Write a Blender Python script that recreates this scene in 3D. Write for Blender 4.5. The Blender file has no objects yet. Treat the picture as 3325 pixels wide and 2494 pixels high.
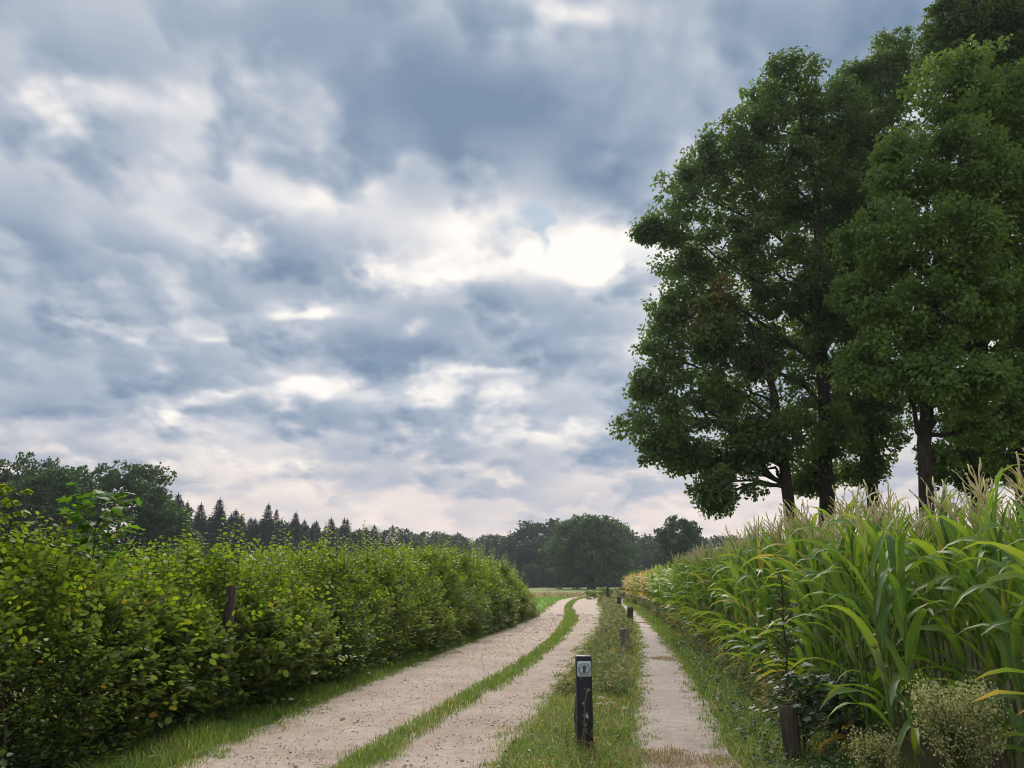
import bpy, math, random
import numpy as np
from mathutils import Vector

R = np.random.RandomState(7)
scene = bpy.context.scene
COL = scene.collection
rad = math.radians

# ------------------------------------------------------------------ camera
cam_data = bpy.data.cameras.new("camera")
cam = bpy.data.objects.new("camera", cam_data)
COL.objects.link(cam)
cam.location = (0.0, 0.0, 1.58)
cam.rotation_euler = (rad(90.0 + 14.17), 0.0, 0.0)
cam_data.sensor_width = 36.0
cam_data.lens = 36.0 * 780.0 / 1024.0
cam_data.clip_start = 0.05
cam_data.clip_end = 6000.0
scene.camera = cam

# ------------------------------------------------------------------ world / sky
SUN_AZ, SUN_EL = rad(5.0), rad(38.0)          # azimuth clockwise from +Y
SKY_GAIN = 0.312
EXPOSURE = 1.70
world = bpy.data.worlds.new("World")
scene.world = world
world.use_nodes = True
wt = world.node_tree
for n in list(wt.nodes):
    wt.nodes.remove(n)
WL = wt.links


def wn(kind, **kw):
    n = wt.nodes.new(kind)
    for k, v in kw.items():
        setattr(n, k, v)
    return n


def wput(sock, v):
    if isinstance(v, bpy.types.NodeSocket):
        WL.new(v, sock)
    else:
        sock.default_value = v


def wm(op, a, b=0.0, c=None, clamp=False):
    n = wn("ShaderNodeMath", operation=op, use_clamp=clamp)
    wput(n.inputs[0], a)
    wput(n.inputs[1], b)
    if c is not None:
        wput(n.inputs[2], c)
    return n.outputs[0]


def wcomb(x, y, z):
    n = wn("ShaderNodeCombineXYZ")
    for i, v in enumerate((x, y, z)):
        wput(n.inputs[i], v)
    return n.outputs[0]


def wnoise(vec, scale, detail=6.0, rough=0.5, dist=0.0, lac=2.0):
    n = wn("ShaderNodeTexNoise", noise_dimensions="2D")
    wput(n.inputs["Vector"], vec)
    n.inputs["Scale"].default_value = scale
    n.inputs["Detail"].default_value = detail
    n.inputs["Roughness"].default_value = rough
    n.inputs["Lacunarity"].default_value = lac
    n.inputs["Distortion"].default_value = dist
    return n


def wramp(fac, stops, interp="LINEAR"):
    n = wn("ShaderNodeValToRGB")
    n.color_ramp.interpolation = interp
    e = n.color_ramp.elements
    while len(e) < len(stops):
        e.new(0.5)
    for el, (p, c) in zip(e, stops):
        el.position = p
        el.color = (*c, 1.0)
    wput(n.inputs[0], fac)
    return n.outputs[0]


def wsmooth(x, lo, hi):
    n = wn("ShaderNodeMapRange", interpolation_type="SMOOTHERSTEP", clamp=True)
    wput(n.inputs[0], x)
    n.inputs[1].default_value, n.inputs[2].default_value = lo, hi
    return n.outputs[0]


def wmix(fac, a, b):
    n = wn("ShaderNodeMix", data_type="RGBA")
    wput(n.inputs["Factor"], fac)
    for nm, v in (("A", a), ("B", b)):
        s = [i for i in n.inputs if i.name == nm and i.type == "RGBA"][0]
        wput(s, v if isinstance(v, bpy.types.NodeSocket) else (*v, 1.0))
    return [o for o in n.outputs if o.type == "RGBA"][0]


def srgb(r, g, b):
    f = lambda c: c / 12.92 if c <= 0.04045 else ((c + 0.055) / 1.055) ** 2.4
    return (f(r / 255.0), f(g / 255.0), f(b / 255.0))


tc = wn("ShaderNodeTexCoord")
sep = wn("ShaderNodeSeparateXYZ")
WL.new(tc.outputs["Generated"], sep.inputs[0])
dx, dy, dz = sep.outputs
zc = wm("MAXIMUM", dz, 0.0)
# the cloud deck seen in perspective: flat layers, foreshortened towards the horizon
den = wm("ADD", zc, 0.33)
pu, pv = wm("DIVIDE", dx, den), wm("DIVIDE", dy, den)
az = wm("ARCTAN2", dx, dy)
el = wm("ARCSINE", wm("MINIMUM", wm("MAXIMUM", dz, -1.0), 1.0))
# turbulent warp of the directions in which the cloud banks lie
n1 = wnoise(wcomb(pu, pv, 0.0), 5.5, 4.0, 0.55).outputs[0]
n2 = wnoise(wcomb(wm("ADD", pu, 9.3), pv, 0.0), 5.5, 4.0, 0.55).outputs[0]
wx = wm("MULTIPLY", wm("SUBTRACT", n1, 0.5), 0.11)
wy = wm("MULTIPLY", wm("SUBTRACT", n2, 0.5), 0.06)
waz, wel = wm("ADD", az, wx), wm("ADD", el, wy)
wv = wcomb(waz, wel, 1.0)


def bank(azd, eld, sa, se, rot=0.0):
    """a soft cloud bank (or opening) around one direction of the sky, 0..1"""
    c, s = math.cos(rad(rot)), math.sin(rad(rot))
    q = []
    for (ax, ay), sc in (((c, s), rad(sa)), ((-s, c), rad(se))):
        d = wn("ShaderNodeVectorMath", operation="DOT_PRODUCT")
        WL.new(wv, d.inputs[0])
        d.inputs[1].default_value = (ax / sc, ay / sc, -(ax * rad(azd) + ay * rad(eld)) / sc)
        q.append(d.outputs["Value"])
    return wm("POWER", 0.36788, wm("MULTIPLY_ADD", q[0], q[0], wm("MULTIPLY", q[1], q[1])))


# large and small structure of the cloud deck, pulled along by the same turbulence; heaps are
# brighter on the side turned to the sun
qu, qv = wm("MULTIPLY_ADD", wx, 0.35, pu), wm("MULTIPLY_ADD", wy, 0.7, pv)
su, sv = 0.08, 0.9


def heaps(u, v, det):
    """heaped clouds: rounded cells broken up by fine turbulence"""
    p = wcomb(wm("ADD", u, 4.1), wm("MULTIPLY", v, 0.86), 0.0)
    n = wnoise(p, 6.4, det, 0.56).outputs[0]
    c = wn("ShaderNodeTexVoronoi", voronoi_dimensions="2D", feature="SMOOTH_F1")
    c.inputs["Scale"].default_value = 5.2
    c.inputs["Smoothness"].default_value = 0.55
    WL.new(wcomb(wm("MULTIPLY_ADD", n, 0.42, u), wm("MULTIPLY_ADD", n, -0.42, v), 0.0), c.inputs["Vector"])
    return wm("MULTIPLY_ADD", wm("SUBTRACT", 0.42, c.outputs["Distance"]), 0.38, n)


big = wnoise(wcomb(pu, wm("MULTIPLY_ADD", pv, 0.75, 1.3), 0.0), 2.1, 3.0, 0.5)
mid = heaps(qu, qv, 6.0)
du, dv = wm("SUBTRACT", su, pu), wm("SUBTRACT", sv, pv)
dl = wm("DIVIDE", 0.055, wm("ADD", wm("SQRT", wm("MULTIPLY_ADD", du, du, wm("MULTIPLY", dv, dv))), 0.15))
lee = heaps(wm("MULTIPLY_ADD", du, dl, qu), wm("MULTIPLY_ADD", dv, dl, qv), 3.0)
rim = wm("SUBTRACT", mid, lee)
t = wm("ADD", wm("MULTIPLY", wm("SUBTRACT", big.outputs[0], 0.5), 0.95),
       wm("MULTIPLY", wm("SUBTRACT", mid, 0.5), 0.72))
t = wm("MULTIPLY_ADD", rim, -1.1, t)
t = wm("ADD", t, 0.47)
# thick grey banks (+) and thin bright openings (-), as directions in the sky
BANKS = [
    (0.9, 33.5, 14.4, 3.8, -11.0, 0.46),
    (-33.1, 26.2, 8.5, 3.5, 15.0, 0.2),
    (-31.6, 31.1, 7.4, 1.9, 16.0, 0.1),
    (8.7, 27.9, 4.7, 2.2, -29.0, 0.34),
    (-19.2, 36.3, 16.5, 3.5, 11.0, 0.12),
    (-33.9, 32.6, 9.8, 3.5, 18.0, 0.08),
    (25.5, 35.1, 19.3, 5.1, -15.0, 0.28),
    (-31.9, 29.8, 5.1, 0.8, 16.0, -0.42),
    (-20.2, 32.8, 4.1, 1.4, 11.0, -0.14),
    (3.4, 40.2, 6.2, 0.8, -10.0, -0.35),
    (3.1, 25.2, 7.0, 1.9, -9.0, -0.3),
    (-3.5, 24.2, 9.7, 2.5, -5.0, -0.36),
    (8.5, 23.4, 4.5, 1.7, -9.0, -0.4),
    (-16.2, 26.6, 3.9, 1.3, 3.0, -0.38),
    (-28.1, 25.6, 5.3, 1.4, -8.0, -0.1),
    (-9.2, 22.0, 8.9, 0.9, 3.0, -0.4),
    (-16.8, 21.4, 3.2, 1.6, 6.0, 0.4),
    (-33.9, 20.8, 5.4, 3.5, 12.0, 0.2),
    (-25.6, 20.3, 8.4, 1.9, -1.0, 0.16),
    (-24.4, 23.2, 4.1, 0.8, -20.0, -0.15),
    (5.9, 19.2, 7.0, 2.1, -2.0, 0.26),
    (-5.2, 20.2, 3.7, 1.3, 2.0, 0.18),
    (-14.1, 15.9, 10.9, 1.4, 4.0, 0.14),
    (-30.6, 14.0, 9.8, 1.6, 7.0, 0.12),
    (-14.3, 13.2, 3.9, 1.1, 15.0, -0.5),
    (-7.2, 13.4, 3.6, 0.9, 8.0, -0.45),
    (-1.6, 15.2, 4.9, 0.6, 6.0, -0.35),
    (-0.9, 12.8, 1.9, 0.9, 25.0, -0.45),
    (-27.8, 16.0, 2.3, 0.4, 12.0, -0.45),
    (-23.5, 11.3, 2.3, 0.8, 15.0, -0.45),
    (-20.3, 12.7, 1.9, 0.4, 4.0, -0.3),
    (-7.3, 16.1, 6.6, 1.3, 2.0, 0.08),
    (-18.3, 11.2, 5.2, 0.9, 4.0, 0.2),
    (-5.3, 9.4, 8.3, 1.0, 1.0, 0.28),
    (3.2, 10.7, 3.5, 1.3, 9.0, -0.35),
    (-20.6, 9.1, 9.6, 0.7, 3.0, -0.15),
    (-26.3, 12.7, 7.8, 1.3, 6.0, 0.12),
    (5.1, 15.1, 4.6, 1.3, -1.0, 0.25),
    (-16.2, 8.1, 7.7, 0.5, 2.0, -0.2),
    (1.6, 15.9, 5.3, 0.6, -0.0, 0.2),
    (-28.8, 10.4, 6.4, 0.7, 5.0, 0.2),
    (-3.6, 7.4, 4.5, 0.6, 0.0, 0.28),
    (-19.9, 22.5, 1.4, 0.9, 8.0, -0.42),
    (-14.9, 18.8, 2.0, 0.5, 5.0, -0.4),
    (-7.7, 18.1, 1.3, 0.5, 22.0, -0.35),
    (-22.5, 16.1, 2.0, 0.4, 6.0, -0.3),
    (-23.9, 23.9, 6.9, 2.5, -0.0, 0.16),
    (-16.5, 26.5, 4.9, 1.9, 7.0, 0.14),
    (-6.5, 25.7, 8.1, 2.2, -5.0, -0.14),
    (7.0, 22.1, 4.1, 1.3, -3.0, -0.15),
]
for b in BANKS:
    t = wm("MULTIPLY_ADD", bank(*b[:5]), b[5], t)
# towards the horizon the deck thins into veils
veil = wsmooth(el, rad(10.0), rad(0.0))
t = wm("ADD", wm("MULTIPLY", t, wm("SUBTRACT", 1.0, wm("MULTIPLY", veil, 0.55))), wm("MULTIPLY", veil, 0.22))
cloud = wramp(t, [
    (0.00, srgb(255, 252, 246)), (0.12, srgb(246, 242, 238)), (0.26, srgb(221, 222, 226)),
    (0.44, srgb(191, 198, 209)), (0.62, srgb(165, 178, 196)), (0.82, srgb(142, 159, 181)), (1.00, srgb(122, 143, 169))])
sund = (math.sin(SUN_AZ) * math.cos(SUN_EL), math.cos(SUN_AZ) * math.cos(SUN_EL), math.sin(SUN_EL))
warm = wmix(wm("MULTIPLY", wsmooth(el, rad(14.0), rad(1.0)), 0.92), cloud,
            wramp(t, [(0.0, srgb(255, 240, 225)), (0.34, srgb(240, 223, 214)), (0.54, srgb(214, 207, 209)), (0.82, srgb(176, 184, 201)), (1.0, srgb(150, 166, 190))]))
# blue gap
hole = bank(*(3.2, 25.4, 1.2, 1.5, 29.0))
holef = wsmooth(wm("ADD", hole, wm("MULTIPLY", wm("SUBTRACT", mid, 0.5), 2.6)), 0.25, 1.10)
sky = wn("ShaderNodeTexSky", sky_type="NISHITA")
sky.sun_disc = False
sky.sun_elevation = SUN_EL
sky.sun_rotation = SUN_AZ
sky.air_density = 1.2
sky.dust_density = 1.5
skyc = wn("ShaderNodeMix", data_type="RGBA", blend_type="MULTIPLY")
skyc.inputs["Factor"].default_value = 1.0
WL.new(sky.outputs[0], skyc.inputs[6])
skyc.inputs[7].default_value = (0.024, 0.033, 0.044, 1.0)
col = wmix(wm("MULTIPLY", holef, 0.8), warm, skyc.outputs[2])
bg = wn("ShaderNodeBackground")
WL.new(col, bg.inputs["Color"])
bg.inputs["Strength"].default_value = SKY_GAIN
out = wn("ShaderNodeOutputWorld")
WL.new(bg.outputs[0], out.inputs["Surface"])
world.cycles.sampling_method = "NONE"

# ------------------------------------------------------------------ sun behind thin cloud
sun_data = bpy.data.lights.new("sun", "SUN")
sun_data.energy = 1.5
sun_data.angle = rad(40.0)
sun_data.color = (1.0, 0.93, 0.83)
sun = bpy.data.objects.new("sun", sun_data)
COL.objects.link(sun)
sun.rotation_euler = Vector((-sund[0], -sund[1], -sund[2])).to_track_quat("-Z", "Y").to_euler()

vs = scene.view_settings
vs.view_transform = "Standard"
vs.look = "None"
vs.gamma = 1.0
vs.use_curve_mapping = False
vs.exposure = EXPOSURE
cy = scene.cycles
cy.filter_width = 1.05
cy.use_denoising = True
cy.denoising_prefilter = "ACCURATE"
cy.denoising_input_passes = "RGB_ALBEDO_NORMAL"
cy.max_bounces = 8
cy.diffuse_bounces = 4
cy.transmission_bounces = 5
cy.transparent_max_bounces = 6
cy.volume_bounces = 0
cy.caustics_reflective = False
cy.caustics_refractive = False
scene.render.film_transparent = False

cy.use_adaptive_sampling = True
cy.adaptive_threshold = 0.008
cy.adaptive_min_samples = 16

# ================================================================== helpers
def nrm(a):
    return a / np.maximum(np.linalg.norm(a, axis=-1, keepdims=True), 1e-9)


def build_mesh(name, V, quads=None, tris=None, attrs=None, mat=None, smooth=False):
    me = bpy.data.meshes.new(name)
    V = np.asarray(V, np.float32)
    loops, starts = [], []
    pos = 0
    if quads is not None and len(quads):
        q = np.asarray(quads, np.int32)
        loops.append(q.ravel())
        starts.append(np.arange(len(q), dtype=np.int32) * 4)
        pos = q.size
    if tris is not None and len(tris):
        q = np.asarray(tris, np.int32)
        loops.append(q.ravel())
        starts.append(pos + np.arange(len(q), dtype=np.int32) * 3)
    loops = np.concatenate(loops)
    starts = np.concatenate(starts)
    me.vertices.add(len(V))
    me.vertices.foreach_set("co", V.ravel())
    me.loops.add(len(loops))
    me.loops.foreach_set("vertex_index", loops)
    me.polygons.add(len(starts))
    me.polygons.foreach_set("loop_start", starts)
    if smooth:
        me.polygons.foreach_set("use_smooth", np.ones(len(starts), bool))
    for k, a in (attrs or {}).items():
        at = me.attributes.new(k, "FLOAT", "POINT")
        at.data.foreach_set("value", np.asarray(a, np.float32))
    me.update(calc_edges=True)
    if mat is not None:
        me.materials.append(mat)
    return me


def link(name, data=None, parent=None, loc=None):
    o = bpy.data.objects.new(name, data)
    COL.objects.link(o)
    if parent is not None:
        o.parent = parent
    if loc is not None:
        o.location = loc
    return o


def tag(o, label=None, category=None, group=None, kind=None):
    for k, v in (("label", label), ("category", category), ("group", group), ("kind", kind)):
        if v:
            o[k] = v
    return o


class Geo:
    """collects vertex/face arrays with per-vertex attributes into one mesh"""
    def __init__(self, *attrs):
        self.V, self.Q, self.T, self.n = [], [], [], 0
        self.A = {a: [] for a in attrs}

    def add(self, V, quads=None, tris=None, **attrs):
        V = np.asarray(V, float).reshape(-1, 3)
        if quads is not None and len(quads):
            self.Q.append(np.asarray(quads).reshape(-1, 4) + self.n)
        if tris is not None and len(tris):
            self.T.append(np.asarray(tris).reshape(-1, 3) + self.n)
        for a in self.A:
            v = attrs.get(a, 0.5)
            self.A[a].append(np.broadcast_to(np.asarray(v, float), (len(V),)) if np.ndim(v) == 0 else np.asarray(v, float).ravel())
        self.V.append(V)
        self.n += len(V)

    def mesh(self, name, mat, smooth=False):
        return build_mesh(name, np.concatenate(self.V), np.concatenate(self.Q) if self.Q else None,
                          np.concatenate(self.T) if self.T else None,
                          {k: np.concatenate(v) for k, v in self.A.items()}, mat, smooth)


def stamp(geo, tv, tq, tt, P, A, N, L, W, **attrs):
    """stamp a leaf template (along, across, lift) at N places; A axis, N normal"""
    P, A, N = np.asarray(P), nrm(np.asarray(A)), np.asarray(N)
    S = nrm(np.cross(A, N))
    N = np.cross(S, A)
    n, k = len(P), len(tv)
    tv = np.asarray(tv, float)
    V = (P[:, None] + (tv[None, :, 0:1] * L[:, None, None]) * A[:, None] + (tv[None, :, 1:2] * W[:, None, None]) * S[:, None]
         + (tv[None, :, 2:3] * L[:, None, None]) * N[:, None]).reshape(-1, 3)
    off = (np.arange(n) * k)[:, None, None]
    q = (np.asarray(tq)[None] + off).reshape(-1, 4) if tq is not None else None
    t = (np.asarray(tt)[None] + off).reshape(-1, 3) if tt is not None else None
    geo.add(V, q, t, **{a: (np.repeat(v, k) if np.ndim(v) else v) for a, v in attrs.items()})


LEAF_HEX = ([(0, 0, 0), (.28, .46, .07), (.68, .42, .05), (1, 0, -.06), (.68, -.42, .05), (.28, -.46, .07)], [(0, 1, 2, 3), (0, 3, 4, 5)], None)
LEAF_DIA = ([(0, 0, 0), (.45, .5, .08), (1, 0, -.05), (.45, -.5, .08)], None, [(0, 1, 2), (0, 2, 3)])
LEAF_LOBED = ([(0, 0, 0), (.12, .5, .03), (.38, .30, 0), (.62, .62, .02), (.68, .22, 0), (1, 0, -.05), (.68, -.22, 0), (.62, -.62, .02), (.38, -.30, 0), (.12, -.5, .03), (.45, 0, .05)],
              None, [(0, 1, 2), (0, 2, 10), (2, 3, 4), (2, 4, 10), (4, 5, 10), (10, 5, 6), (10, 6, 8), (8, 6, 7), (10, 8, 0), (0, 8, 9)])


def tube(geo, pts, radii, sides=6, cap=True, **attrs):
    pts = np.asarray(pts, float)
    radii = np.broadcast_to(np.asarray(radii, float), (len(pts),))
    d = nrm(np.gradient(pts, axis=0))
    ref = np.where(np.abs(d[:, 2:3]) > .9, np.array([[1., 0, 0]]), np.array([[0, 0, 1.]]))
    s = nrm(np.cross(d, ref))
    u = np.cross(s, d)
    a = np.linspace(0, 2 * np.pi, sides, endpoint=False)
    V = (pts[:, None] + radii[:, None, None] * (np.cos(a)[None, :, None] * s[:, None] + np.sin(a)[None, :, None] * u[:, None])).reshape(-1, 3)
    q = []
    for i in range(len(pts) - 1):
        for j in range(sides):
            k = (j + 1) % sides
            q.append((i * sides + j, i * sides + k, (i + 1) * sides + k, (i + 1) * sides + j))
    tt = []
    if cap:
        e = (len(pts) - 1) * sides
        tt = [(e, e + j, e + j + 1) for j in range(1, sides - 1)]
    geo.add(V, q, tt, **attrs)


def curve_pts(a, b, n=6, sag=0.0, wob=0.0):
    a, b = np.asarray(a, float), np.asarray(b, float)
    t = np.linspace(0, 1, n)[:, None]
    p = a + (b - a) * t
    p[:, 2] += (sag * 4 * t * (1 - t))[:, 0]
    if wob:
        w = R.normal(0, wob, (n, 3))
        w[0] = w[-1] = 0
        p += w
    return p


def rnd(n, a=0.0, b=1.0):
    return R.uniform(a, b, n)


def rdir(n):
    return nrm(R.normal(0, 1, (n, 3)))


# ------------------------------------------------------------------ materials
def new_mat(name):
    m = bpy.data.materials.new(name)
    m.use_nodes = True
    nt = m.node_tree
    for n in list(nt.nodes):
        nt.nodes.remove(n)
    o = nt.nodes.new("ShaderNodeOutputMaterial")
    return m, nt, o


class NT:
    def __init__(self, nt):
        self.t = nt

    def n(self, kind, **kw):
        x = self.t.nodes.new(kind)
        for k, v in kw.items():
            setattr(x, k, v)
        return x

    def put(self, s, v):
        if isinstance(v, bpy.types.NodeSocket):
            self.t.links.new(v, s)
        elif isinstance(v, tuple) and len(v) == 3 and s.type == "RGBA":
            s.default_value = (*v, 1.0)
        else:
            s.default_value = v

    def m(self, op, a, b=0.0, c=None, clamp=False):
        x = self.n("ShaderNodeMath", operation=op, use_clamp=clamp)
        self.put(x.inputs[0], a)
        self.put(x.inputs[1], b)
        if c is not None:
            self.put(x.inputs[2], c)
        return x.outputs[0]

    def attr(self, name):
        return self.n("ShaderNodeAttribute", attribute_name=name).outputs["Fac"]

    def ramp(self, f, stops, interp="LINEAR"):
        x = self.n("ShaderNodeValToRGB")
        x.color_ramp.interpolation = interp
        e = x.color_ramp.elements
        while len(e) < len(stops):
            e.new(.5)
        for el_, (p, c) in zip(e, stops):
            el_.position = p
            el_.color = (*c, 1) if len(c) == 3 else c
        self.put(x.inputs[0], f)
        return x.outputs[0]

    def mix(self, f, a, b, blend="MIX"):
        x = self.n("ShaderNodeMix", data_type="RGBA", blend_type=blend)
        self.put(x.inputs[0], f)
        self.put(x.inputs[6], a)
        self.put(x.inputs[7], b)
        return x.outputs[2]

    def noise(self, vec, scale, detail=4., rough=.5):
        x = self.n("ShaderNodeTexNoise")
        if vec is not None:
            self.put(x.inputs["Vector"], vec)
        x.inputs["Scale"].default_value = scale
        x.inputs["Detail"].default_value = detail
        x.inputs["Roughness"].default_value = rough
        return x.outputs[0]

    def obj(self):
        return self.n("ShaderNodeTexCoord").outputs["Object"]

    def bump(self, h, strength=.3, dist=.02):
        x = self.n("ShaderNodeBump")
        x.inputs["Strength"].default_value = strength
        x.inputs["Distance"].default_value = dist
        self.put(x.inputs["Height"], h)
        return x.outputs[0]

    def bsdf(self, color, rough=.7, spec=.4, normal=None):
        x = self.n("ShaderNodeBsdfPrincipled")
        self.put(x.inputs["Base Color"], color)
        self.put(x.inputs["Roughness"], rough)
        x.inputs["Specular IOR Level"].default_value = spec
        if normal is not None:
            self.put(x.inputs["Normal"], normal)
        return x.outputs[0]

    def leafy(self, color, tcolor, trans, rough, spec):
        """leaf blade: reflects on both faces, lets some light through"""
        b = self.bsdf(color, rough, spec)
        t = self.n("ShaderNodeBsdfTranslucent")
        self.put(t.inputs[0], tcolor)
        x = self.n("ShaderNodeMixShader")
        x.inputs[0].default_value = trans
        self.t.links.new(b, x.inputs[1])
        self.t.links.new(t.outputs[0], x.inputs[2])
        return x.outputs[0]


def leaf_mat(name, stops, trans=.4, rough=.5, spec=.35, tgain=(1.5, 1.55, .7), source="rnd"):
    m, nt, o = new_mat(name)
    N = NT(nt)
    f = N.attr(source) if source != "object" else N.n("ShaderNodeObjectInfo").outputs["Random"]
    c = N.ramp(f, stops)
    tcol = N.mix(1.0, c, tgain, "MULTIPLY")
    nt.links.new(N.leafy(c, tcol, trans, rough, spec), o.inputs[0])
    return m


def bark_mat(name, a, b, scale=6.0, zs=.25):
    m, nt, o = new_mat(name)
    N = NT(nt)
    mp = N.n("ShaderNodeMapping")
    nt.links.new(N.obj(), mp.inputs[0])
    mp.inputs["Scale"].default_value = (1, 1, zs)
    h = N.noise(mp.outputs[0], scale * 4, 5, .65)
    g = N.noise(mp.outputs[0], scale * .6, 3, .5)
    c = N.ramp(N.m("ADD", N.m("MULTIPLY", h, .7), N.m("MULTIPLY", g, .3)), [(.35, a), (.65, b)])
    nt.links.new(N.bsdf(c, .9, .2, N.bump(h, .6, .03)), o.inputs[0])
    return m


M = {}
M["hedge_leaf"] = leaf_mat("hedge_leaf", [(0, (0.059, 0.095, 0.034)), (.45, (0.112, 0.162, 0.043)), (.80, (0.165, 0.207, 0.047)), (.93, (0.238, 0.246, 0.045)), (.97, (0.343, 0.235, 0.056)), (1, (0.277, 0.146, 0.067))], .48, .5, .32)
M["young_leaf"] = leaf_mat("young_leaf", [(0, (0.115, 0.200, 0.020)), (.6, (0.172, 0.250, 0.023)), (1, (0.241, 0.280, 0.032))], .5, .5, .3, (1.5, 1.5, .6))
M["maple_leaf"] = leaf_mat("maple_leaf", [(0, (.05, .13, .02)), (1, (.12, .22, .025))], .5, .42, .45)
M["bramble_leaf"] = leaf_mat("bramble_leaf", [(0, (0.035, 0.074, 0.035)), (.7, (0.068, 0.128, 0.054)), (1, (0.115, 0.169, 0.095))], .30, .5, .3)
M["tree_leaf"] = leaf_mat("tree_leaf", [(0, (0.062, 0.105, 0.040)), (.5, (0.108, 0.171, 0.053)), (.86, (0.159, 0.230, 0.064)), (.92, (0.212, 0.226, 0.065)), (.97, (0.310, 0.204, 0.073)), (1, (0.261, 0.146, 0.065))], .44, .42, .4, (1.4, 1.45, .7))
M["light_tree_leaf"] = leaf_mat("light_tree_leaf", [(0, (0.103, 0.172, 0.048)), (.5, (0.166, 0.256, 0.065)), (.9, (0.226, 0.311, 0.075)), (1, (0.271, 0.346, 0.087))], .46, .42, .4, (1.4, 1.45, .7))
M["far_leaf"] = leaf_mat("far_leaf", [(0, (.022, .050, .024)), (.5, (.038, .078, .030)), (.9, (.060, .100, .036)), (1, (.085, .095, .042))], .25, .6, .25, (1.2, 1.3, .8))
M["conifer_leaf"] = leaf_mat("conifer_leaf", [(0, (.012, .028, .018)), (.6, (.020, .042, .026)), (1, (.032, .055, .032))], .12, .7, .2)
M["grass"] = leaf_mat("grass", [(0, (0.097, 0.168, 0.031)), (.5, (0.166, 0.258, 0.048)), (.78, (0.235, 0.300, 0.060)), (.88, (0.386, 0.312, 0.132)), (1, (0.580, 0.420, 0.240))], .42, .6, .25, (1.25, 1.3, .85))
M["dry_grass"] = leaf_mat("dry_grass", [(0, (.10, .13, .04)), (.3, (.24, .21, .10)), (.7, (.36, .28, .17)), (1, (.46, .37, .25))], .35, .7, .2, (1.2, 1.15, .8))
M["crop"] = leaf_mat("crop", [(0, (.10, .20, .04)), (1, (.20, .32, .07))], .4, .5, .3)
M["weed_leaf"] = leaf_mat("weed_leaf", [(0, (0.080, 0.136, 0.048)), (.5, (0.152, 0.192, 0.072)), (.75, (0.256, 0.208, 0.112)), (1, (0.240, 0.136, 0.080))], .35, .6, .25)
M["pale_blossom"] = leaf_mat("pale_blossom", [(0, (.26, .30, .11)), (.5, (.46, .46, .23)), (1, (.66, .61, .40))], .35, .8, .1, (1.2, 1.2, .8))
M["twig"] = bark_mat("twig", (.045, .032, .024), (.13, .10, .075))
M["pale_twig"] = bark_mat("pale_twig", (.13, .11, .085), (.30, .26, .20))
M["bark"] = bark_mat("bark", (.020, .017, .014), (.075, .062, .050), 3.0, .2)
M["old_wood"] = bark_mat("old_wood", (.11, .095, .08), (.34, .30, .26), 14.0, .08)
M["brown_wood"] = bark_mat("brown_wood", (.040, .031, .025), (.145, .112, .088), 14.0, .08)
M["green_stem"] = bark_mat("green_stem", (.06, .10, .03), (.14, .18, .06), 5)
M["dry_stem"] = bark_mat("dry_stem", (.12, .075, .04), (.36, .26, .15), 5)


# corn blades: pale midrib, dry tips and edges
def corn_mat(name, source):
    m, nt, o = new_mat(name)
    N = NT(nt)
    f = N.attr("rnd") if source == "rnd" else N.n("ShaderNodeObjectInfo").outputs["Random"]
    c = N.ramp(f, [(0, (.090, .185, .042)), (.35, (.135, .250, .054)), (.75, (.185, .305, .062)), (.92, (.22, .31, .06)), (.97, (.29, .30, .06)), (1, (.36, .28, .12))])
    ac = N.m("ABSOLUTE", N.attr("across"))
    rib = N.m("MULTIPLY", N.m("LESS_THAN", ac, .12), .45)
    c = N.mix(rib, c, (.30, .38, .18))
    streak = N.noise(None, 30, 2, .5)
    dryn = N.m("ADD", N.attr("dry"), N.m("MULTIPLY", N.m("SUBTRACT", streak, .5), .5))
    dr = N.ramp(dryn, [(.52, (0, 0, 0)), (.66, (1, 1, 1))])
    c = N.mix(dr, c, (.40, .29, .14))
    tcol = N.mix(1.0, c, (1.75, 1.65, .55), "MULTIPLY")
    nt.links.new(N.leafy(c, tcol, .42, .42, .45 if source != "rnd" else .25), o.inputs[0])
    return m


M["corn"] = corn_mat("corn_leaf", "object")
M["corn_mass"] = corn_mat("corn_leaf_mass", "rnd")
M["corn_stalk"] = bark_mat("corn_stalk", (.09, .14, .04), (.20, .24, .08), 3, .3)
M["tassel"] = leaf_mat("tassel", [(0, (.54, .47, .25)), (.6, (.68, .59, .33)), (1, (.58, .54, .28))], 0.0, .8, .1, (1.1, 1.1, .9), "object")
M["husk"] = leaf_mat("husk", [(0, (.24, .32, .11)), (1, (.40, .42, .20))], .2, .6, .3, (1.2, 1.2, .7), "object")


# ------------------------------------------------------------------ ground materials
def ground_mat(name, cols, scale, bump=.5, fine=60.0):
    m, nt, o = new_mat(name)
    N = NT(nt)
    P = N.obj()
    big = N.noise(P, scale, 5, .6)
    fin = N.noise(P, fine, 4, .65)
    f = N.m("ADD", N.m("MULTIPLY", big, .6), N.m("MULTIPLY", fin, .4))
    c = N.ramp(f, cols)
    nt.links.new(N.bsdf(c, .95, .15, N.bump(fin, bump, .03)), o.inputs[0])
    return m


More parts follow.
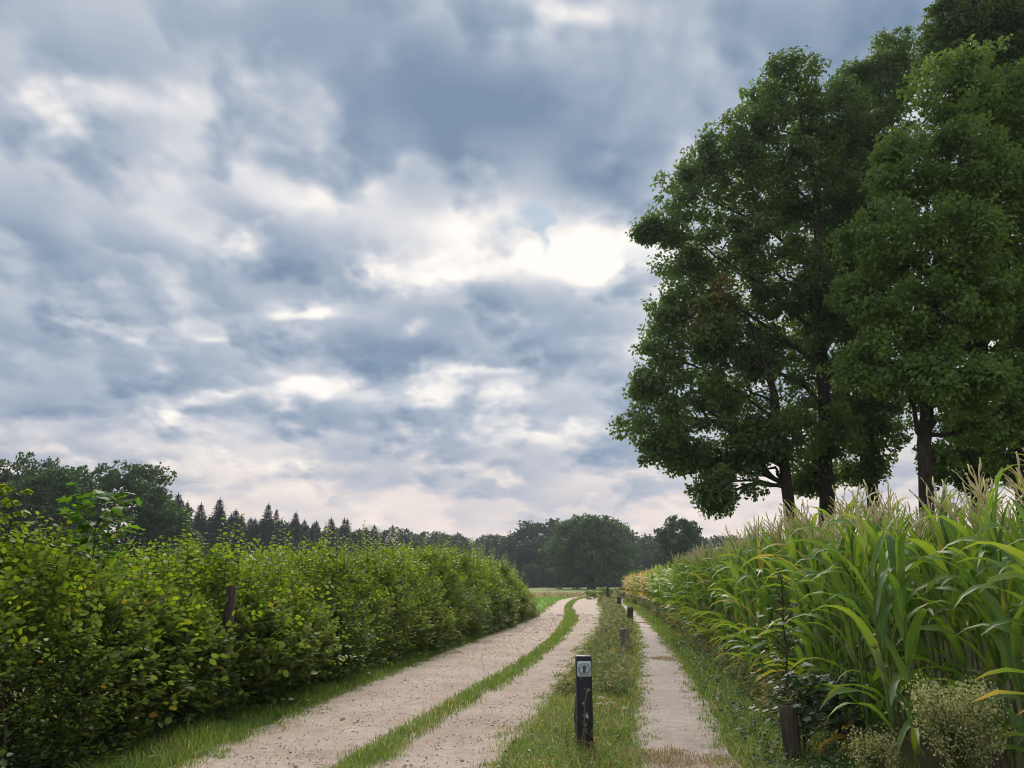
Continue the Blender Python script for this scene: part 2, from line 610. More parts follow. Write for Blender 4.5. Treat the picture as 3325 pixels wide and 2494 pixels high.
M["soil"] = ground_mat("soil", [(.35, (.07, .062, .035)), (.5, (.12, .105, .06)), (.65, (.17, .15, .08))], 1.2)
M["turf"] = ground_mat("turf", [(.34, (.10, .105, .045)), (.48, (.13, .165, .05)), (.58, (.19, .20, .08)), (.68, (.30, .26, .15))], 2.5, .8, 70.0)
M["meadow"] = ground_mat("meadow", [(.35, (.10, .15, .045)), (.5, (.16, .20, .06)), (.62, (.24, .24, .10))], .05, .3, 3.0)
M["crop_soil"] = ground_mat("crop_soil", [(.38, (.12, .22, .05)), (.5, (.16, .28, .06)), (.62, (.22, .33, .085))], .25, .3, 9.0)


def gravel_mat(name, base, pale, dark, brown):
    m, nt, o = new_mat(name)
    N = NT(nt)
    P = N.obj()
    vor = N.n("ShaderNodeTexVoronoi")
    nt.links.new(P, vor.inputs["Vector"])
    vor.inputs["Scale"].default_value = 42.0
    vor2 = N.n("ShaderNodeTexVoronoi")
    nt.links.new(P, vor2.inputs["Vector"])
    vor2.inputs["Scale"].default_value = 95.0
    big = N.noise(P, .9, 5, .6)
    med = N.noise(P, 7.0, 5, .65)
    fin = N.noise(P, 160.0, 3, .6)
    c = N.ramp(N.m("ADD", N.m("MULTIPLY", big, .5), N.m("MULTIPLY", med, .5)), [(.36, brown), (.47, base), (.62, pale)])
    sc = N.n("ShaderNodeSeparateColor")
    nt.links.new(vor.outputs["Color"], sc.inputs[0])
    # single stones, darker or paler than the sand they sit in
    stone = N.m("MULTIPLY", N.m("LESS_THAN", vor.outputs["Distance"], .34), N.m("GREATER_THAN", sc.outputs[0], .62))
    scol = N.ramp(sc.outputs[1], [(0, dark), (.45, base), (1, pale)])
    c = N.mix(N.m("MULTIPLY", stone, .8), c, scol)
    c = N.mix(N.m("MULTIPLY", N.ramp(fin, [(.42, (1, 1, 1)), (.55, (0, 0, 0))]), .45), c, dark)
    grit = N.noise(P, 38.0, 4, .7)
    c = N.mix(N.m("MULTIPLY", N.ramp(grit, [(.36, (1, 1, 1)), (.47, (0, 0, 0))]), .55), c, brown)
    h = N.m("ADD", N.m("MULTIPLY", N.m("SUBTRACT", .5, vor.outputs["Distance"]), stone),
            N.m("ADD", N.m("MULTIPLY", med, .9), N.m("ADD", N.m("MULTIPLY", fin, .35), N.m("MULTIPLY", N.m("SUBTRACT", .5, vor2.outputs["Distance"]), .3))))
    nt.links.new(N.bsdf(c, .95, .15, N.bump(N.m("ADD", h, N.m("MULTIPLY", grit, .9)), 1.0, .03)), o.inputs[0])
    return m


M["sand"] = gravel_mat("sand_gravel", (.60, .475, .395), (.74, .625, .545), (.22, .17, .145), (.44, .34, .275))
M["shell"] = gravel_mat("shell_grit", (.60, .50, .45), (.74, .65, .60), (.24, .195, .175), (.46, .375, .33))
M["stone"] = leaf_mat("loose_stone", [(0, (.24, .20, .17)), (.5, (.42, .36, .31)), (1, (.62, .56, .50))], 0.0, .9, .2)

# ================================================================== the lie of the land
def sm(pts):
    p = np.array(pts, float)
    ys = np.arange(p[0, 0], p[-1, 0] + .01, .25)
    x = np.interp(ys, p[:, 0], p[:, 1])
    k = 17
    xp = np.concatenate([x[0] + (x[1] - x[0]) * np.arange(-k, 0), x, x[-1] + (x[-1] - x[-2]) * np.arange(1, k + 1)])
    x = np.convolve(xp, np.ones(2 * k + 1) / (2 * k + 1), "valid")
    return lambda y: np.interp(y, ys, x)


road_l = sm([(-8, -3.7), (3, -3.15), (7.4, -2.93), (10.2, -2.62), (14.9, -2.06), (21.4, -1.16), (35.8, .9), (52, 2.3), (66, 3.8), (77, 5.4), (86, 8.2), (94, 13), (100, 18)])
road_r = sm([(-8, -2.2), (3, -.95), (7.4, -.19), (9.7, .18), (13, .79), (20, 1.79), (33.7, 3.82), (52, 5.75), (66, 6.9), (77, 8.6), (86, 12.5), (94, 19), (100, 25)])
mid_l = sm([(-8, -3.0), (3, -2.15), (7.4, -1.64), (10, -1.14), (13.6, -.35), (21.4, .89), (33.7, 2.15), (52, 3.35), (68, 5.0), (77, 6.4), (86, 9.7), (94, 15)])
mid_r = sm([(-8, -2.8), (3, -1.9), (7.4, -1.24), (8.85, -.84), (12.45, -.04), (20.6, 1.21), (33.7, 2.86), (52, 3.82), (68, 5.5), (77, 6.9), (86, 10.2), (94, 15.8)])
path_l = sm([(-8, -1.0), (3, .45), (8.16, 1.18), (11.1, 1.67), (15.7, 2.46), (23, 3.57), (32, 4.8), (45, 6.19), (58, 7.35), (68, 8.5), (80, 11), (94, 16)])
path_r = sm([(-8, -.05), (3, 1.30), (8.16, 2.04), (11.1, 2.55), (15.7, 3.28), (23, 4.25), (32.8, 5.52), (45, 6.86), (58, 8.0), (68, 9.3), (80, 11.9), (94, 17)])
hedge_f = sm([(0, -4.45), (3, -4.2), (7.4, -3.86), (9.1, -3.58), (12, -3.10), (15.7, -2.36), (22, -1.33), (35.8, .69), (38, 1.0)])
corn_f = sm([(0, 2.3), (6, 2.92), (7.4, 3.08), (10.3, 3.45), (14.2, 3.98), (25, 5.35), (45, 7.65), (71, 9.95), (80, 12)])


from mathutils import noise as mnoise


def fb(x, y, s, o=3, seed=0.0):
    x, y = np.broadcast_arrays(np.asarray(x, float), np.asarray(y, float))
    return np.array([mnoise.fractal(Vector((a * s, b * s, seed)), 1.0, 2.0, o) for a, b in zip(x.ravel(), y.ravel())]).reshape(x.shape)


def ysteps(y0, y1, a=.08, g=.012):
    ys = [y0]
    while ys[-1] < y1:
        ys.append(ys[-1] + a + g * max(0, ys[-1]))
    return np.array(ys)


def ribbon(name, fl, fr, y0, y1, nx, zf, mat, wob=0.0, kind="structure", step=.08):
    ys = ysteps(y0, y1, step)
    L, Rr = fl(ys), fr(ys)
    if wob:
        L = L + fb(ys, ys * 0, 1.3, 4, 3.1) * wob
        Rr = Rr + fb(ys, ys * 0, 1.3, 4, 8.4) * wob
    s = np.linspace(0, 1, nx)
    X = L[:, None] + (Rr - L)[:, None] * s[None]
    Y = np.repeat(ys[:, None], nx, 1)
    Z = zf(X, Y, np.repeat(s[None], len(ys), 0))
    V = np.stack([X, Y, Z], -1).reshape(-1, 3)
    i = np.arange(len(ys) - 1)[:, None] * nx + np.arange(nx - 1)[None]
    q = np.stack([i, i + 1, i + nx + 1, i + nx], -1).reshape(-1, 4)
    o = link(name, build_mesh(name, V, q, None, None, mat, True))
    o["kind"] = kind
    return o


# the ground sheet, out to the horizon
gv, gq = [], []
xs = np.array([-3000, -900, -300, -120, -60, -30, -15, 0, 15, 30, 60, 120, 300, 900, 3000.])
ys = np.array([-3000, -300, -60, -10, 0, 10, 20, 40, 60, 78, 110, 160, 240, 500, 1200, 3500.])
GX, GY = np.meshgrid(xs, ys)
V = np.stack([GX, GY, np.full(GX.shape, -.035)], -1).reshape(-1, 3)
i = np.arange(len(ys) - 1)[:, None] * len(xs) + np.arange(len(xs) - 1)[None]
q = np.stack([i, i + 1, i + len(xs) + 1, i + len(xs)], -1).reshape(-1, 4)
tag(link("ground", build_mesh("ground", V, q, None, None, M["meadow"])), kind="structure")


def z_verge(h):
    def f(X, Y, s):
        return -.03 + (h + .03) * np.sin(np.pi * np.clip(s, 0, 1)) ** .5 + .012 * fb(X, Y, 2.2, 3, 5.0)
    return f


def z_rut(X, Y, s):
    return .012 - .035 * np.sin(np.pi * s) ** 2 + .012 * fb(X, Y, 1.7, 4, 1.0) + .006 * fb(X, Y, 7.0, 3, 2.0)


ribbon("dirt_road", lambda y: road_l(y) - .12, lambda y: road_r(y) + .12, -8, 98, 26,
       lambda X, Y, s: .015 + .030 * np.exp(-((X - (mid_l(Y) + mid_r(Y)) / 2) / .28) ** 2) - .020 * np.sin(np.pi * s) ** 2 + .012 * fb(X, Y, 1.7, 4, 1.0) + .010 * fb(X, Y, 7.0, 3, 2.0), M["sand"], .14)
ribbon("footpath", lambda y: path_l(y) - .05, lambda y: path_r(y) + .05, -8, 94, 12, lambda X, Y, s: .012 + .008 * fb(X, Y, 2.1, 4, 6.0) + .01 * np.sin(np.pi * s), M["shell"], .07)
ribbon("verge", lambda y: hedge_f(y) - 1.9, road_l, 0, 37, 10, z_verge(.05), M["turf"], .05)
ribbon("verge", road_r, path_l, -8, 94, 12, z_verge(.085), M["turf"], .06)
ribbon("verge", path_r, lambda y: corn_f(y) + .3, -8, 80, 8, z_verge(.07), M["turf"], .06)
ribbon("maize_field", lambda y: corn_f(y) + .2, lambda y: corn_f(y) + 26, 0, 80, 8, lambda X, Y, s: 0 * X - .015 + .02 * fb(X, Y, 1.0, 2, 9.0), M["soil"], 0, step=.5)
ribbon("green_field", lambda y: road_l(y) - 60, lambda y: road_l(y) - .1, 37.2, 79, 10, lambda X, Y, s: 0 * X - .008, M["crop_soil"], .12, step=.5)

# ================================================================== the tall trees beside the maize
def leaf_cloud(geo, C, rc, n_each, L, leaf=LEAF_DIA, flat=.62, tint=None, up=.9, wr=.62):
    """clumps of leaves round the centres C"""
    k = len(C)
    n = k * n_each
    ci = np.repeat(np.arange(k), n_each)
    off = rdir(n) * (R.uniform(0, 1, n) ** .45)[:, None] * rc[ci][:, None]
    off[:, 2] *= flat
    P = C[ci] + off
    N_ = nrm(R.normal(0, .45, (n, 3)) + np.array([0, 0, up * .6]) + nrm(off) * 1.0)
    A = nrm(np.cross(N_, rdir(n)) + nrm(off) * .35)
    t = np.clip((tint if tint is not None else rnd(k))[ci] * .62 + rnd(n) * .38, 0, 1)
    Ls = L * R.uniform(.7, 1.25, n)
    stamp(geo, *leaf, P, A, N_, Ls, Ls * wr, rnd=t)


def make_tree(name, label, trunk, radii, lobes, mat, group=None, per_lobe=1.0, leaf_len=.14, brown=()):
    """trunk polyline, limbs to every lobe of the crown, twigs to the leaf clumps"""
    trunk = np.array(trunk, float)
    base = trunk[0].copy()
    root = tag(link(name, None, None, base), label, "tree", group)
    tp = np.concatenate([curve_pts(trunk[i], trunk[i + 1], 5, 0, .03)[:-1] for i in range(len(trunk) - 1)] + [trunk[-1:]]) - base
    tr = np.interp(np.arange(len(tp)) / 4.0, np.arange(len(trunk)), radii)
    tr[0] *= 1.35
    g = Geo()
    tube(g, tp, tr, 10)
    link("trunk", g.mesh("trunk", M["bark"], True), root)
    crown, limbs = Geo("rnd"), Geo()
    # knobs of foliage that stand out from the big masses
    lobes = list(lobes)
    n0, host = len(lobes), {}
    for q in range(int(len(lobes) * 1.6)):
        L0 = lobes[R.randint(len(lobes) if q < 8 else len(lobes) // 2 + 4) % len(lobes)]
        d = rdir(1)[0]
        f = R.uniform(.32, .5)
        host[len(lobes)] = L0
        lobes.append((L0[0] + d[0] * L0[3] * .95, L0[1] + d[1] * L0[4] * .95, L0[2] + d[2] * L0[5] * .95, L0[3] * f, L0[4] * f, L0[5] * f))
    for li, (cx, cyy, cz, rx, ry, rz) in enumerate(lobes):
        c = np.array([cx, cyy, cz]) - base
        r3 = np.array([rx, ry, rz]) * .92
        j = int(np.argmin(np.abs(tp[:, 2] - max(5.2, c[2] - .55 * np.hypot(c[0] - tp[-1, 0], c[1] - tp[-1, 1]) - .8)) ))
        start, thick = tp[j], max(.05, tr[j] * .42)
        if li >= n0:
            start, thick = np.array(host[li][:3]) - base, .035
        lp = curve_pts(start, c, 7, .05 * np.linalg.norm(c - start), .12)
        tube(limbs, lp, np.linspace(thick, min(.03, thick * .5), 7), 5)
        vol = (rx * ry * rz) ** (2 / 3.)
        k = int(max(5, 12.0 * vol * per_lobe))
        d = rdir(k)
        C = c + d * r3 * (R.uniform(.25, 1.0, k) ** .5)[:, None]
        rc = R.uniform(.36, .86, k)
        tint = rnd(k) * .86 if li not in brown else R.uniform(.95, 1.35, k)
        leaf_cloud(crown, C, rc, 150, leaf_len, tint=tint)
        for p in C[::3]:
            s = lp[R.randint(3, 7)]
            tube(limbs, curve_pts(s, p, 4, .1, .06), np.linspace(.025, .008, 4), 3, False)
        # loose sprays that break the outline
        ks = k
        d = rdir(ks)
        C2 = c + d * r3 * R.uniform(.92, 1.25, ks)[:, None]
        leaf_cloud(crown, C2, R.uniform(.16, .40, ks), 46, leaf_len * .95, flat=.9, tint=rnd(ks) * .8)
    link("limbs", limbs.mesh("limbs", M["bark"], True), root)["kind"] = "stuff"
    link("crown", crown.mesh("crown", mat), root)
    return root




TREES = [('tree', 'dark broadleaf tree with a leaning trunk standing at the open end of the row', [(10.7, 30, 0.0), (10.57, 30, 3.62), (10.5, 30, 6.55), (10.36, 30, 8.77), (9.78, 30, 11.27)],
  [0.252, 0.227, 0.193, 0.151, 0.076],
  [(6.75, 30.0, 8.58, 1.76, 1.58, 1.39), (5.3, 29.4, 7.17, 1.13, 1.12, 1.11), (5.9, 29.6, 5.95, 0.91, 0.79, 0.67), (8.36, 30.0, 6.73, 1.76, 1.51, 1.27), (7.07, 30.3, 11.76, 1.4, 1.44, 1.48),
   (9.47, 31.0, 9.4, 1.82, 1.73, 1.64), (8.24, 29.0, 5.17, 1.07, 0.83, 0.59), (5.98, 30.3, 10.58, 0.9, 0.93, 0.97), (10.28, 29.2, 7.13, 1.53, 1.39, 1.24), (5.31, 30.0, 9.15, 0.52, 0.54, 0.56),
   (7.32, 29.2, 4.68, 0.54, 0.5, 0.45), (9.77, 30.6, 6.37, 0.94, 0.78, 0.63), (8.06, 29.4, 11.46, 0.83, 0.99, 1.15), (8.65, 29.6, 12.7, 0.66, 0.73, 0.79)],
  'tree_leaf', 0.8, (12, 13)),
 ('tree', 'tall dark domed tree whose limbs spread over the leaning tree', [(12.24, 31, 0.0), (12.38, 31, 3.96), (12.58, 31, 6.9), (12.99, 31, 13.02), (13.3, 31, 18.39), (12.97, 31, 21.83)],
  [0.336, 0.302, 0.26, 0.202, 0.126, 0.05],
  [(12.09, 31.5, 6.04, 0.86, 0.73, 0.6), (12.69, 31.0, 23.37, 1.44, 1.42, 1.41), (11.09, 31.0, 21.71, 1.38, 1.44, 1.5), (9.31, 31.0, 19.98, 1.34, 1.28, 1.23), (14.46, 32.0, 22.48, 1.78, 1.96, 2.14),
   (7.97, 31.0, 18.06, 1.57, 1.43, 1.28), (11.21, 31.5, 18.67, 1.85, 1.88, 1.91), (13.86, 32.0, 18.48, 1.98, 2.07, 2.16), (6.73, 30.8, 16.31, 0.91, 0.94, 0.98), (9.01, 31.0, 15.33, 1.91, 1.67, 1.44),
   (11.69, 31.0, 14.27, 1.91, 1.86, 1.8), (7.16, 31.0, 14.27, 1.05, 1.0, 0.96), (6.42, 30.6, 12.67, 0.83, 0.92, 1.02), (10.07, 32.0, 12.33, 1.68, 1.62, 1.57), (13.18, 32.0, 11.49, 1.98, 1.96, 1.95),
   (12.24, 31.0, 7.66, 1.82, 1.62, 1.42)],
  'tree_leaf', 0.88, ()),
 ('tree', 'slender dark tree standing between the domed tree and the pale green one', [(15.79, 35, 0.0), (16.11, 35, 5.08), (16.32, 35, 8.88), (17.4, 35, 18.08), (18.69, 35, 24.98)],
  [0.302, 0.269, 0.235, 0.151, 0.059],
  [(15.83, 35.0, 6.54, 0.99, 0.87, 0.75), (16.63, 34.0, 21.76, 1.57, 1.93, 2.29), (15.91, 34.0, 17.13, 1.57, 1.81, 2.05), (18.81, 35.0, 26.05, 1.62, 1.73, 1.83),
   (18.25, 35.0, 23.13, 1.94, 2.25, 2.55), (17.53, 35.0, 18.82, 2.16, 2.36, 2.55), (16.8, 35.0, 14.26, 2.16, 2.24, 2.32), (16.13, 35.0, 10.19, 2.16, 2.06, 1.96), (16.52, 34.5, 8.14, 1.7, 1.44, 1.17),
   (19.75, 35.0, 27.96, 1.08, 1.26, 1.45)],
  'tree_leaf', 0.9, ()),
 ('tree', 'broad tree with paler green leaves in front of the row', [(13.13, 25.4, 0.0), (13.53, 25.4, 5.18), (14.06, 25.4, 8.47), (15.11, 25.4, 13.55), (16.24, 25.4, 18.17)],
  [0.252, 0.227, 0.193, 0.134, 0.05],
  [(14.6, 26.0, 5.65, 0.8, 0.65, 0.5), (15.95, 25.0, 18.87, 1.47, 1.45, 1.43), (18.02, 25.5, 19.41, 1.26, 1.41, 1.56), (13.87, 25.0, 15.68, 1.36, 1.36, 1.35), (15.72, 24.6, 15.82, 1.44, 1.44, 1.44),
   (12.95, 24.6, 13.0, 1.21, 1.19, 1.16), (14.79, 24.4, 12.74, 1.43, 1.41, 1.38), (17.35, 25.0, 14.78, 1.31, 1.41, 1.5), (12.33, 24.8, 10.9, 1.1, 1.1, 1.1), (13.81, 24.4, 10.1, 1.36, 1.28, 1.2),
   (15.87, 24.6, 10.82, 1.37, 1.34, 1.32), (12.53, 25.0, 8.52, 1.27, 1.19, 1.11), (14.21, 24.6, 7.79, 1.37, 1.22, 1.07), (15.63, 25.2, 6.83, 1.09, 1.01, 0.93)],
  'light_tree_leaf', 1.0, ()),
 ('tree', 'highest tree of the row with its top cut off by the frame', [(17.54, 30, 0.0), (18.05, 30, 6.01), (18.67, 30, 9.72), (19.94, 30, 16.78), (21.67, 30, 25.63)],
  [0.319, 0.286, 0.252, 0.185, 0.076],
  [(20.55, 29.5, 25.59, 1.55, 1.64, 1.73), (19.07, 29.5, 24.52, 1.09, 1.27, 1.44), (21.9, 29.0, 25.77, 1.43, 1.73, 2.02), (18.35, 29.5, 23.7, 0.76, 0.87, 0.97), (22.46, 29.5, 28.64, 2.0, 2.28, 2.55),
   (22.37, 29.0, 23.67, 1.43, 1.79, 2.15), (21.0, 30.0, 21.18, 1.85, 2.06, 2.26), (20.07, 30.5, 17.03, 1.88, 2.07, 2.25), (19.88, 30.5, 11.83, 1.88, 1.94, 1.99), (18.04, 30.0, 7.65, 1.48, 1.2, 0.92),
   (17.26, 30.4, 5.7, 1.13, 0.93, 0.73), (18.92, 30.4, 5.88, 1.13, 0.93, 0.73)],
  'tree_leaf', 0.95, ()),
 ('tree', 'dark tree at the frame edge behind the tallest maize', [(16.8, 26.4, 0.0), (17.33, 26.4, 5.48), (18.02, 26.4, 8.74), (19.11, 26.4, 14.03), (20.08, 26.4, 17.83)],
  [0.286, 0.252, 0.218, 0.151, 0.067],
  [(19.34, 26.0, 17.01, 1.2, 1.37, 1.55), (18.51, 26.0, 13.47, 1.28, 1.38, 1.48), (17.94, 25.6, 10.52, 1.34, 1.3, 1.26), (17.38, 25.8, 8.25, 1.27, 1.17, 1.07), (20.72, 26.5, 14.07, 1.96, 2.41, 2.85),
   (19.78, 26.5, 8.77, 1.96, 1.98, 2.0), (21.21, 26.5, 18.89, 1.8, 2.12, 2.44), (16.73, 25.6, 6.45, 1.11, 0.9, 0.7), (17.31, 27.0, 5.57, 0.75, 0.62, 0.49)],
  'light_tree_leaf', 0.9, ())]
for tname, tlabel, trunk, radii, lobes, mkey, per, brown in TREES:
    make_tree(tname, tlabel, trunk, radii, lobes, M[mkey], "tall trees beside the maize field", per, .18, brown)

# ================================================================== far trees
def crown_mesh(name, seed, w, h, n_lobes, n_clump, per, leaf, mat, low=.12):
    """one broad crown about the origin, ground to h, as leaf clumps on a dome of lobes"""
    g = Geo("rnd")
    rs = np.random.RandomState(seed)
    C, T = [], []
    for i in range(n_lobes):
        a = rs.uniform(0, 2 * np.pi)
        zz = rs.uniform(low, .88)
        prof = math.sin(math.pi * min(1, max(0.02, (zz * .86 + .12)))) ** .6
        r = w * .5 * prof * rs.uniform(.55, .80)
        c = np.array([r * math.cos(a), r * math.sin(a), h * zz])
        rl = w * rs.uniform(.15, .22)
        d = rdir(n_clump)
        d[:, 2] = np.abs(d[:, 2]) * rs.choice([1, 1, 1, -1], n_clump)
        C.append(c + d * rl * R.uniform(.6, 1.05, n_clump)[:, None] * np.array([1, 1, .8]))
        T.append(np.clip(rs.uniform(.1, .7) + rnd(n_clump, -.2, .3), 0, 1))
    C, T = np.concatenate(C), np.concatenate(T)
    C[:, 2] = np.clip(C[:, 2], .3, h)
    leaf_cloud(g, C, R.uniform(.5, 1.0, len(C)) * leaf * 2.1, per, leaf, tint=T, flat=.7, wr=.8)
    return g.mesh(name, mat)


def trunk_mesh(name, h, r):
    g = Geo()
    tube(g, curve_pts((0, 0, 0), (.15, .1, h), 6, 0, .05), np.linspace(r, r * .35, 6), 7)
    return g.mesh(name, M["bark"], True)


M["near_far_leaf"] = leaf_mat("near_far_leaf", [(0, (.030, .066, .026)), (.5, (.052, .100, .034)), (.9, (.085, .135, .042)), (1, (.11, .13, .05))], .3, .6, .25, (1.2, 1.3, .8))
broad_crowns = [crown_mesh("crown", 11 + k, 11.0, 14.0, 40, 9, 22, .58, M["far_leaf"], .02) for k in range(5)]
broad_trunk = trunk_mesh("trunk", 9.0, .32)


def far_tree(name, label, cat, x, y, w, h, crown, trunk, rot, group=None, w0=11.0, h0=14.0):
    o = tag(link(name, None, None, (x, y, -.03)), label, cat, group)
    o.rotation_euler = (0, 0, rot)
    o.scale = (w / w0, w / w0, h / h0)
    link("trunk", trunk, o)
    link("crown", crown, o)
    return o


# the great oak in the meadow and the loose-crowned tree beside it
M["oak_leaf"] = leaf_mat("oak_leaf", [(0, (.045, .088, .036)), (.5, (.078, .132, .050)), (.9, (.115, .170, .062)), (1, (.14, .165, .07))], .3, .6, .25, (1.2, 1.3, .8))
oak_crown = crown_mesh("crown", 5, 18.5, 14.2, 70, 13, 26, .55, M["oak_leaf"], .16)
far_tree("oak_tree", "great round oak standing alone in front of the distant wood", "tree", 16.3, 165, 18.5, 14.2, oak_crown, trunk_mesh("trunk", 7.0, .95), .4, None, 18.5, 14.2)
g = Geo("rnd")
C = np.concatenate([rdir(190) * np.array([3.7, 3.7, 3.2]) * R.uniform(.55, 1, 190)[:, None] + (0, 0, 8.3),
                    rdir(150) * np.array([4.3, 4.0, 3.0]) * R.uniform(.4, 1, 150)[:, None] + (-.6, 0, 3.6),
                    rdir(60) * np.array([2.2, 2.2, 2.4]) * R.uniform(.4, 1, 60)[:, None] + (4.6, 1, 3.8)])
C[:, 2] = np.maximum(C[:, 2], .4)
leaf_cloud(g, C, R.uniform(.35, .75, len(C)), 30, .36, tint=R.uniform(.4, 1.0, len(C)), wr=.8)
far_tree("meadow_tree", "airy tree with a see-through domed top behind the maize", "tree", 26.2, 125, 10, 11.4, g.mesh("crown", M["far_leaf"]), trunk_mesh("trunk", 8.5, .35), 0, None, 10, 11.4)

# broadleaved trees beyond the hedge, near the frame edge
near_crowns = [crown_mesh("crown", 31 + k, 11.0, 14.0, 70, 13, 24, .36, M["near_far_leaf"], .06) for k in range(3)]
for lab, (x, y, w, h), k in (
        ("tall dark tree half cut off by the frame beyond the hedge", (-62.5, 88, 9.5, 18.6), 0),
        ("dark tree with a ragged flat top beyond the hedge, beside the frame edge", (-56.8, 92, 11, 16.6), 1),
        ("rounded paler green tree in front of the dark broadleaved trees", (-48.6, 82, 10.5, 13.2), 2),
        ("large dark dome-shaped tree next to the first spruces", (-45.8, 92, 12.5, 15.6), 0),
        ("low rounded tree at the foot of the spruce wood", (-40.0, 92, 8, 11.2), 1)):
    far_tree("broadleaf_tree", lab, "tree", x, y, w, h, near_crowns[k], broad_trunk, R.uniform(0, 6), "broadleaved trees beyond the hedge")

# the wood across the meadow: trees one behind another
WOOD = [(-2.0, 232, 17, 16.0), (4.0, 226, 15, 20.5), (11.5, 230, 16, 21.5), (19.5, 236, 17, 21.0), (27.5, 232, 16, 20.2), (35.5, 238, 17, 20.0), (43.5, 232, 16, 18.5),
        (51.0, 236, 17, 17.0), (59.0, 240, 17, 16.5), (8.0, 216, 14, 15.5), (16.0, 214, 14, 14.0), (24.0, 216, 14, 15.0), (40.0, 216, 13, 14.5), (47.5, 220, 13, 13.5), (-6.0, 246, 16, 17.0),
        (66.0, 236, 16, 16.5), (74.0, 240, 17, 17.5), (82.0, 238, 16, 16.0), (90.0, 240, 17, 16.5), (99.0, 244, 17, 17.5), (108.0, 244, 17, 17.0), (118.0, 248, 18, 17.5), (129.0, 250, 18, 18.0), (141.0, 250, 18, 18.0), (153.0, 250, 18, 18.0)]
for i, (x, y, w, h) in enumerate(WOOD):
    far_tree("wood_tree", "tree in the bluish broadleaved wood across the meadow", "tree", x, y, w, h * .90, broad_crowns[i % 5], broad_trunk, i * 1.3, "trees of the wood across the meadow")

# broadleaved trees that close the gaps behind the spruces
for i in range(17):
    f = i / 16.0
    y = 172 + 78 * f
    x = -72 + 70 * f + 3 * math.sin(i * 2.3)
    far_tree("wood_tree", "rounded dark tree crown filling a gap behind the spruce tops", "tree", x, y, 12 + 2 * math.sin(i * 1.7), 15.8 - 1.0 * f + 1.3 * math.sin(i * 3.1), broad_crowns[i % 5], broad_trunk, i * .9, "trees behind the spruces")

# young trees at the foot of the wood
for lab, (x, y, w, h) in (("small pale young tree at the foot of the wood, the slimmer of two", (5.0, 196, 4.2, 6.0)),
                          ("small pale young tree at the foot of the wood, the rounder of two", (10.4, 196, 5.2, 5.0))):
    far_tree("young_tree", lab, "tree", x, y, w, h, near_crowns[1], broad_trunk, 1.0, None)


# the spruces along the wood's edge
def spruce_mesh(seed, h=19.0, w=7.0):
    rs = np.random.RandomState(seed)
    g = Geo("rnd")
    z = h * .10
    P, A, N_, L, T = [], [], [], [], []
    while z < h - .15:
        f = 1 - z / h
        r = w * .5 * (f ** .92) * rs.uniform(.65, 1.15) + .05
        nb = int(7 + 6 * f)
        a0 = rs.uniform(0, 6.28)
        for b in range(nb):
            a = a0 + b * 6.283 / nb + rs.uniform(-.25, .25)
            rr = r * rs.uniform(.6, 1.25)
            d = np.array([math.cos(a), math.sin(a), 0])
            ns = max(2, int(rr / .42))
            for s in range(ns):
                q = (s + .5) / ns
                p = d * rr * q + np.array([0, 0, z - .40 * rr * q + .36 * rr * q * q])
                for sd in (-1, 0, 1):
                    P.append(p)
                    A.append(d * (.6 if sd else 1.0) + sd * np.array([-d[1], d[0], 0]) * .8 + np.array([0, 0, -.45]))
                    N_.append((rs.normal(0, .5), rs.normal(0, .5), .8))
                    L.append(1.2 * (.22 + .78 * f) * rs.uniform(.7, 1.3))
                    T.append(rs.uniform())
        z += .22 + .34 * f
    L = np.array(L)
    stamp(g, *LEAF_DIA, np.array(P), np.array(A), np.array(N_), L, L * .62, rnd=np.array(T))
    tube(g, [(0, 0, h - 1.4), (0, 0, h + .35)], [.16, .04], 4, rnd=.3)
    return g.mesh("crown", M["conifer_leaf"])


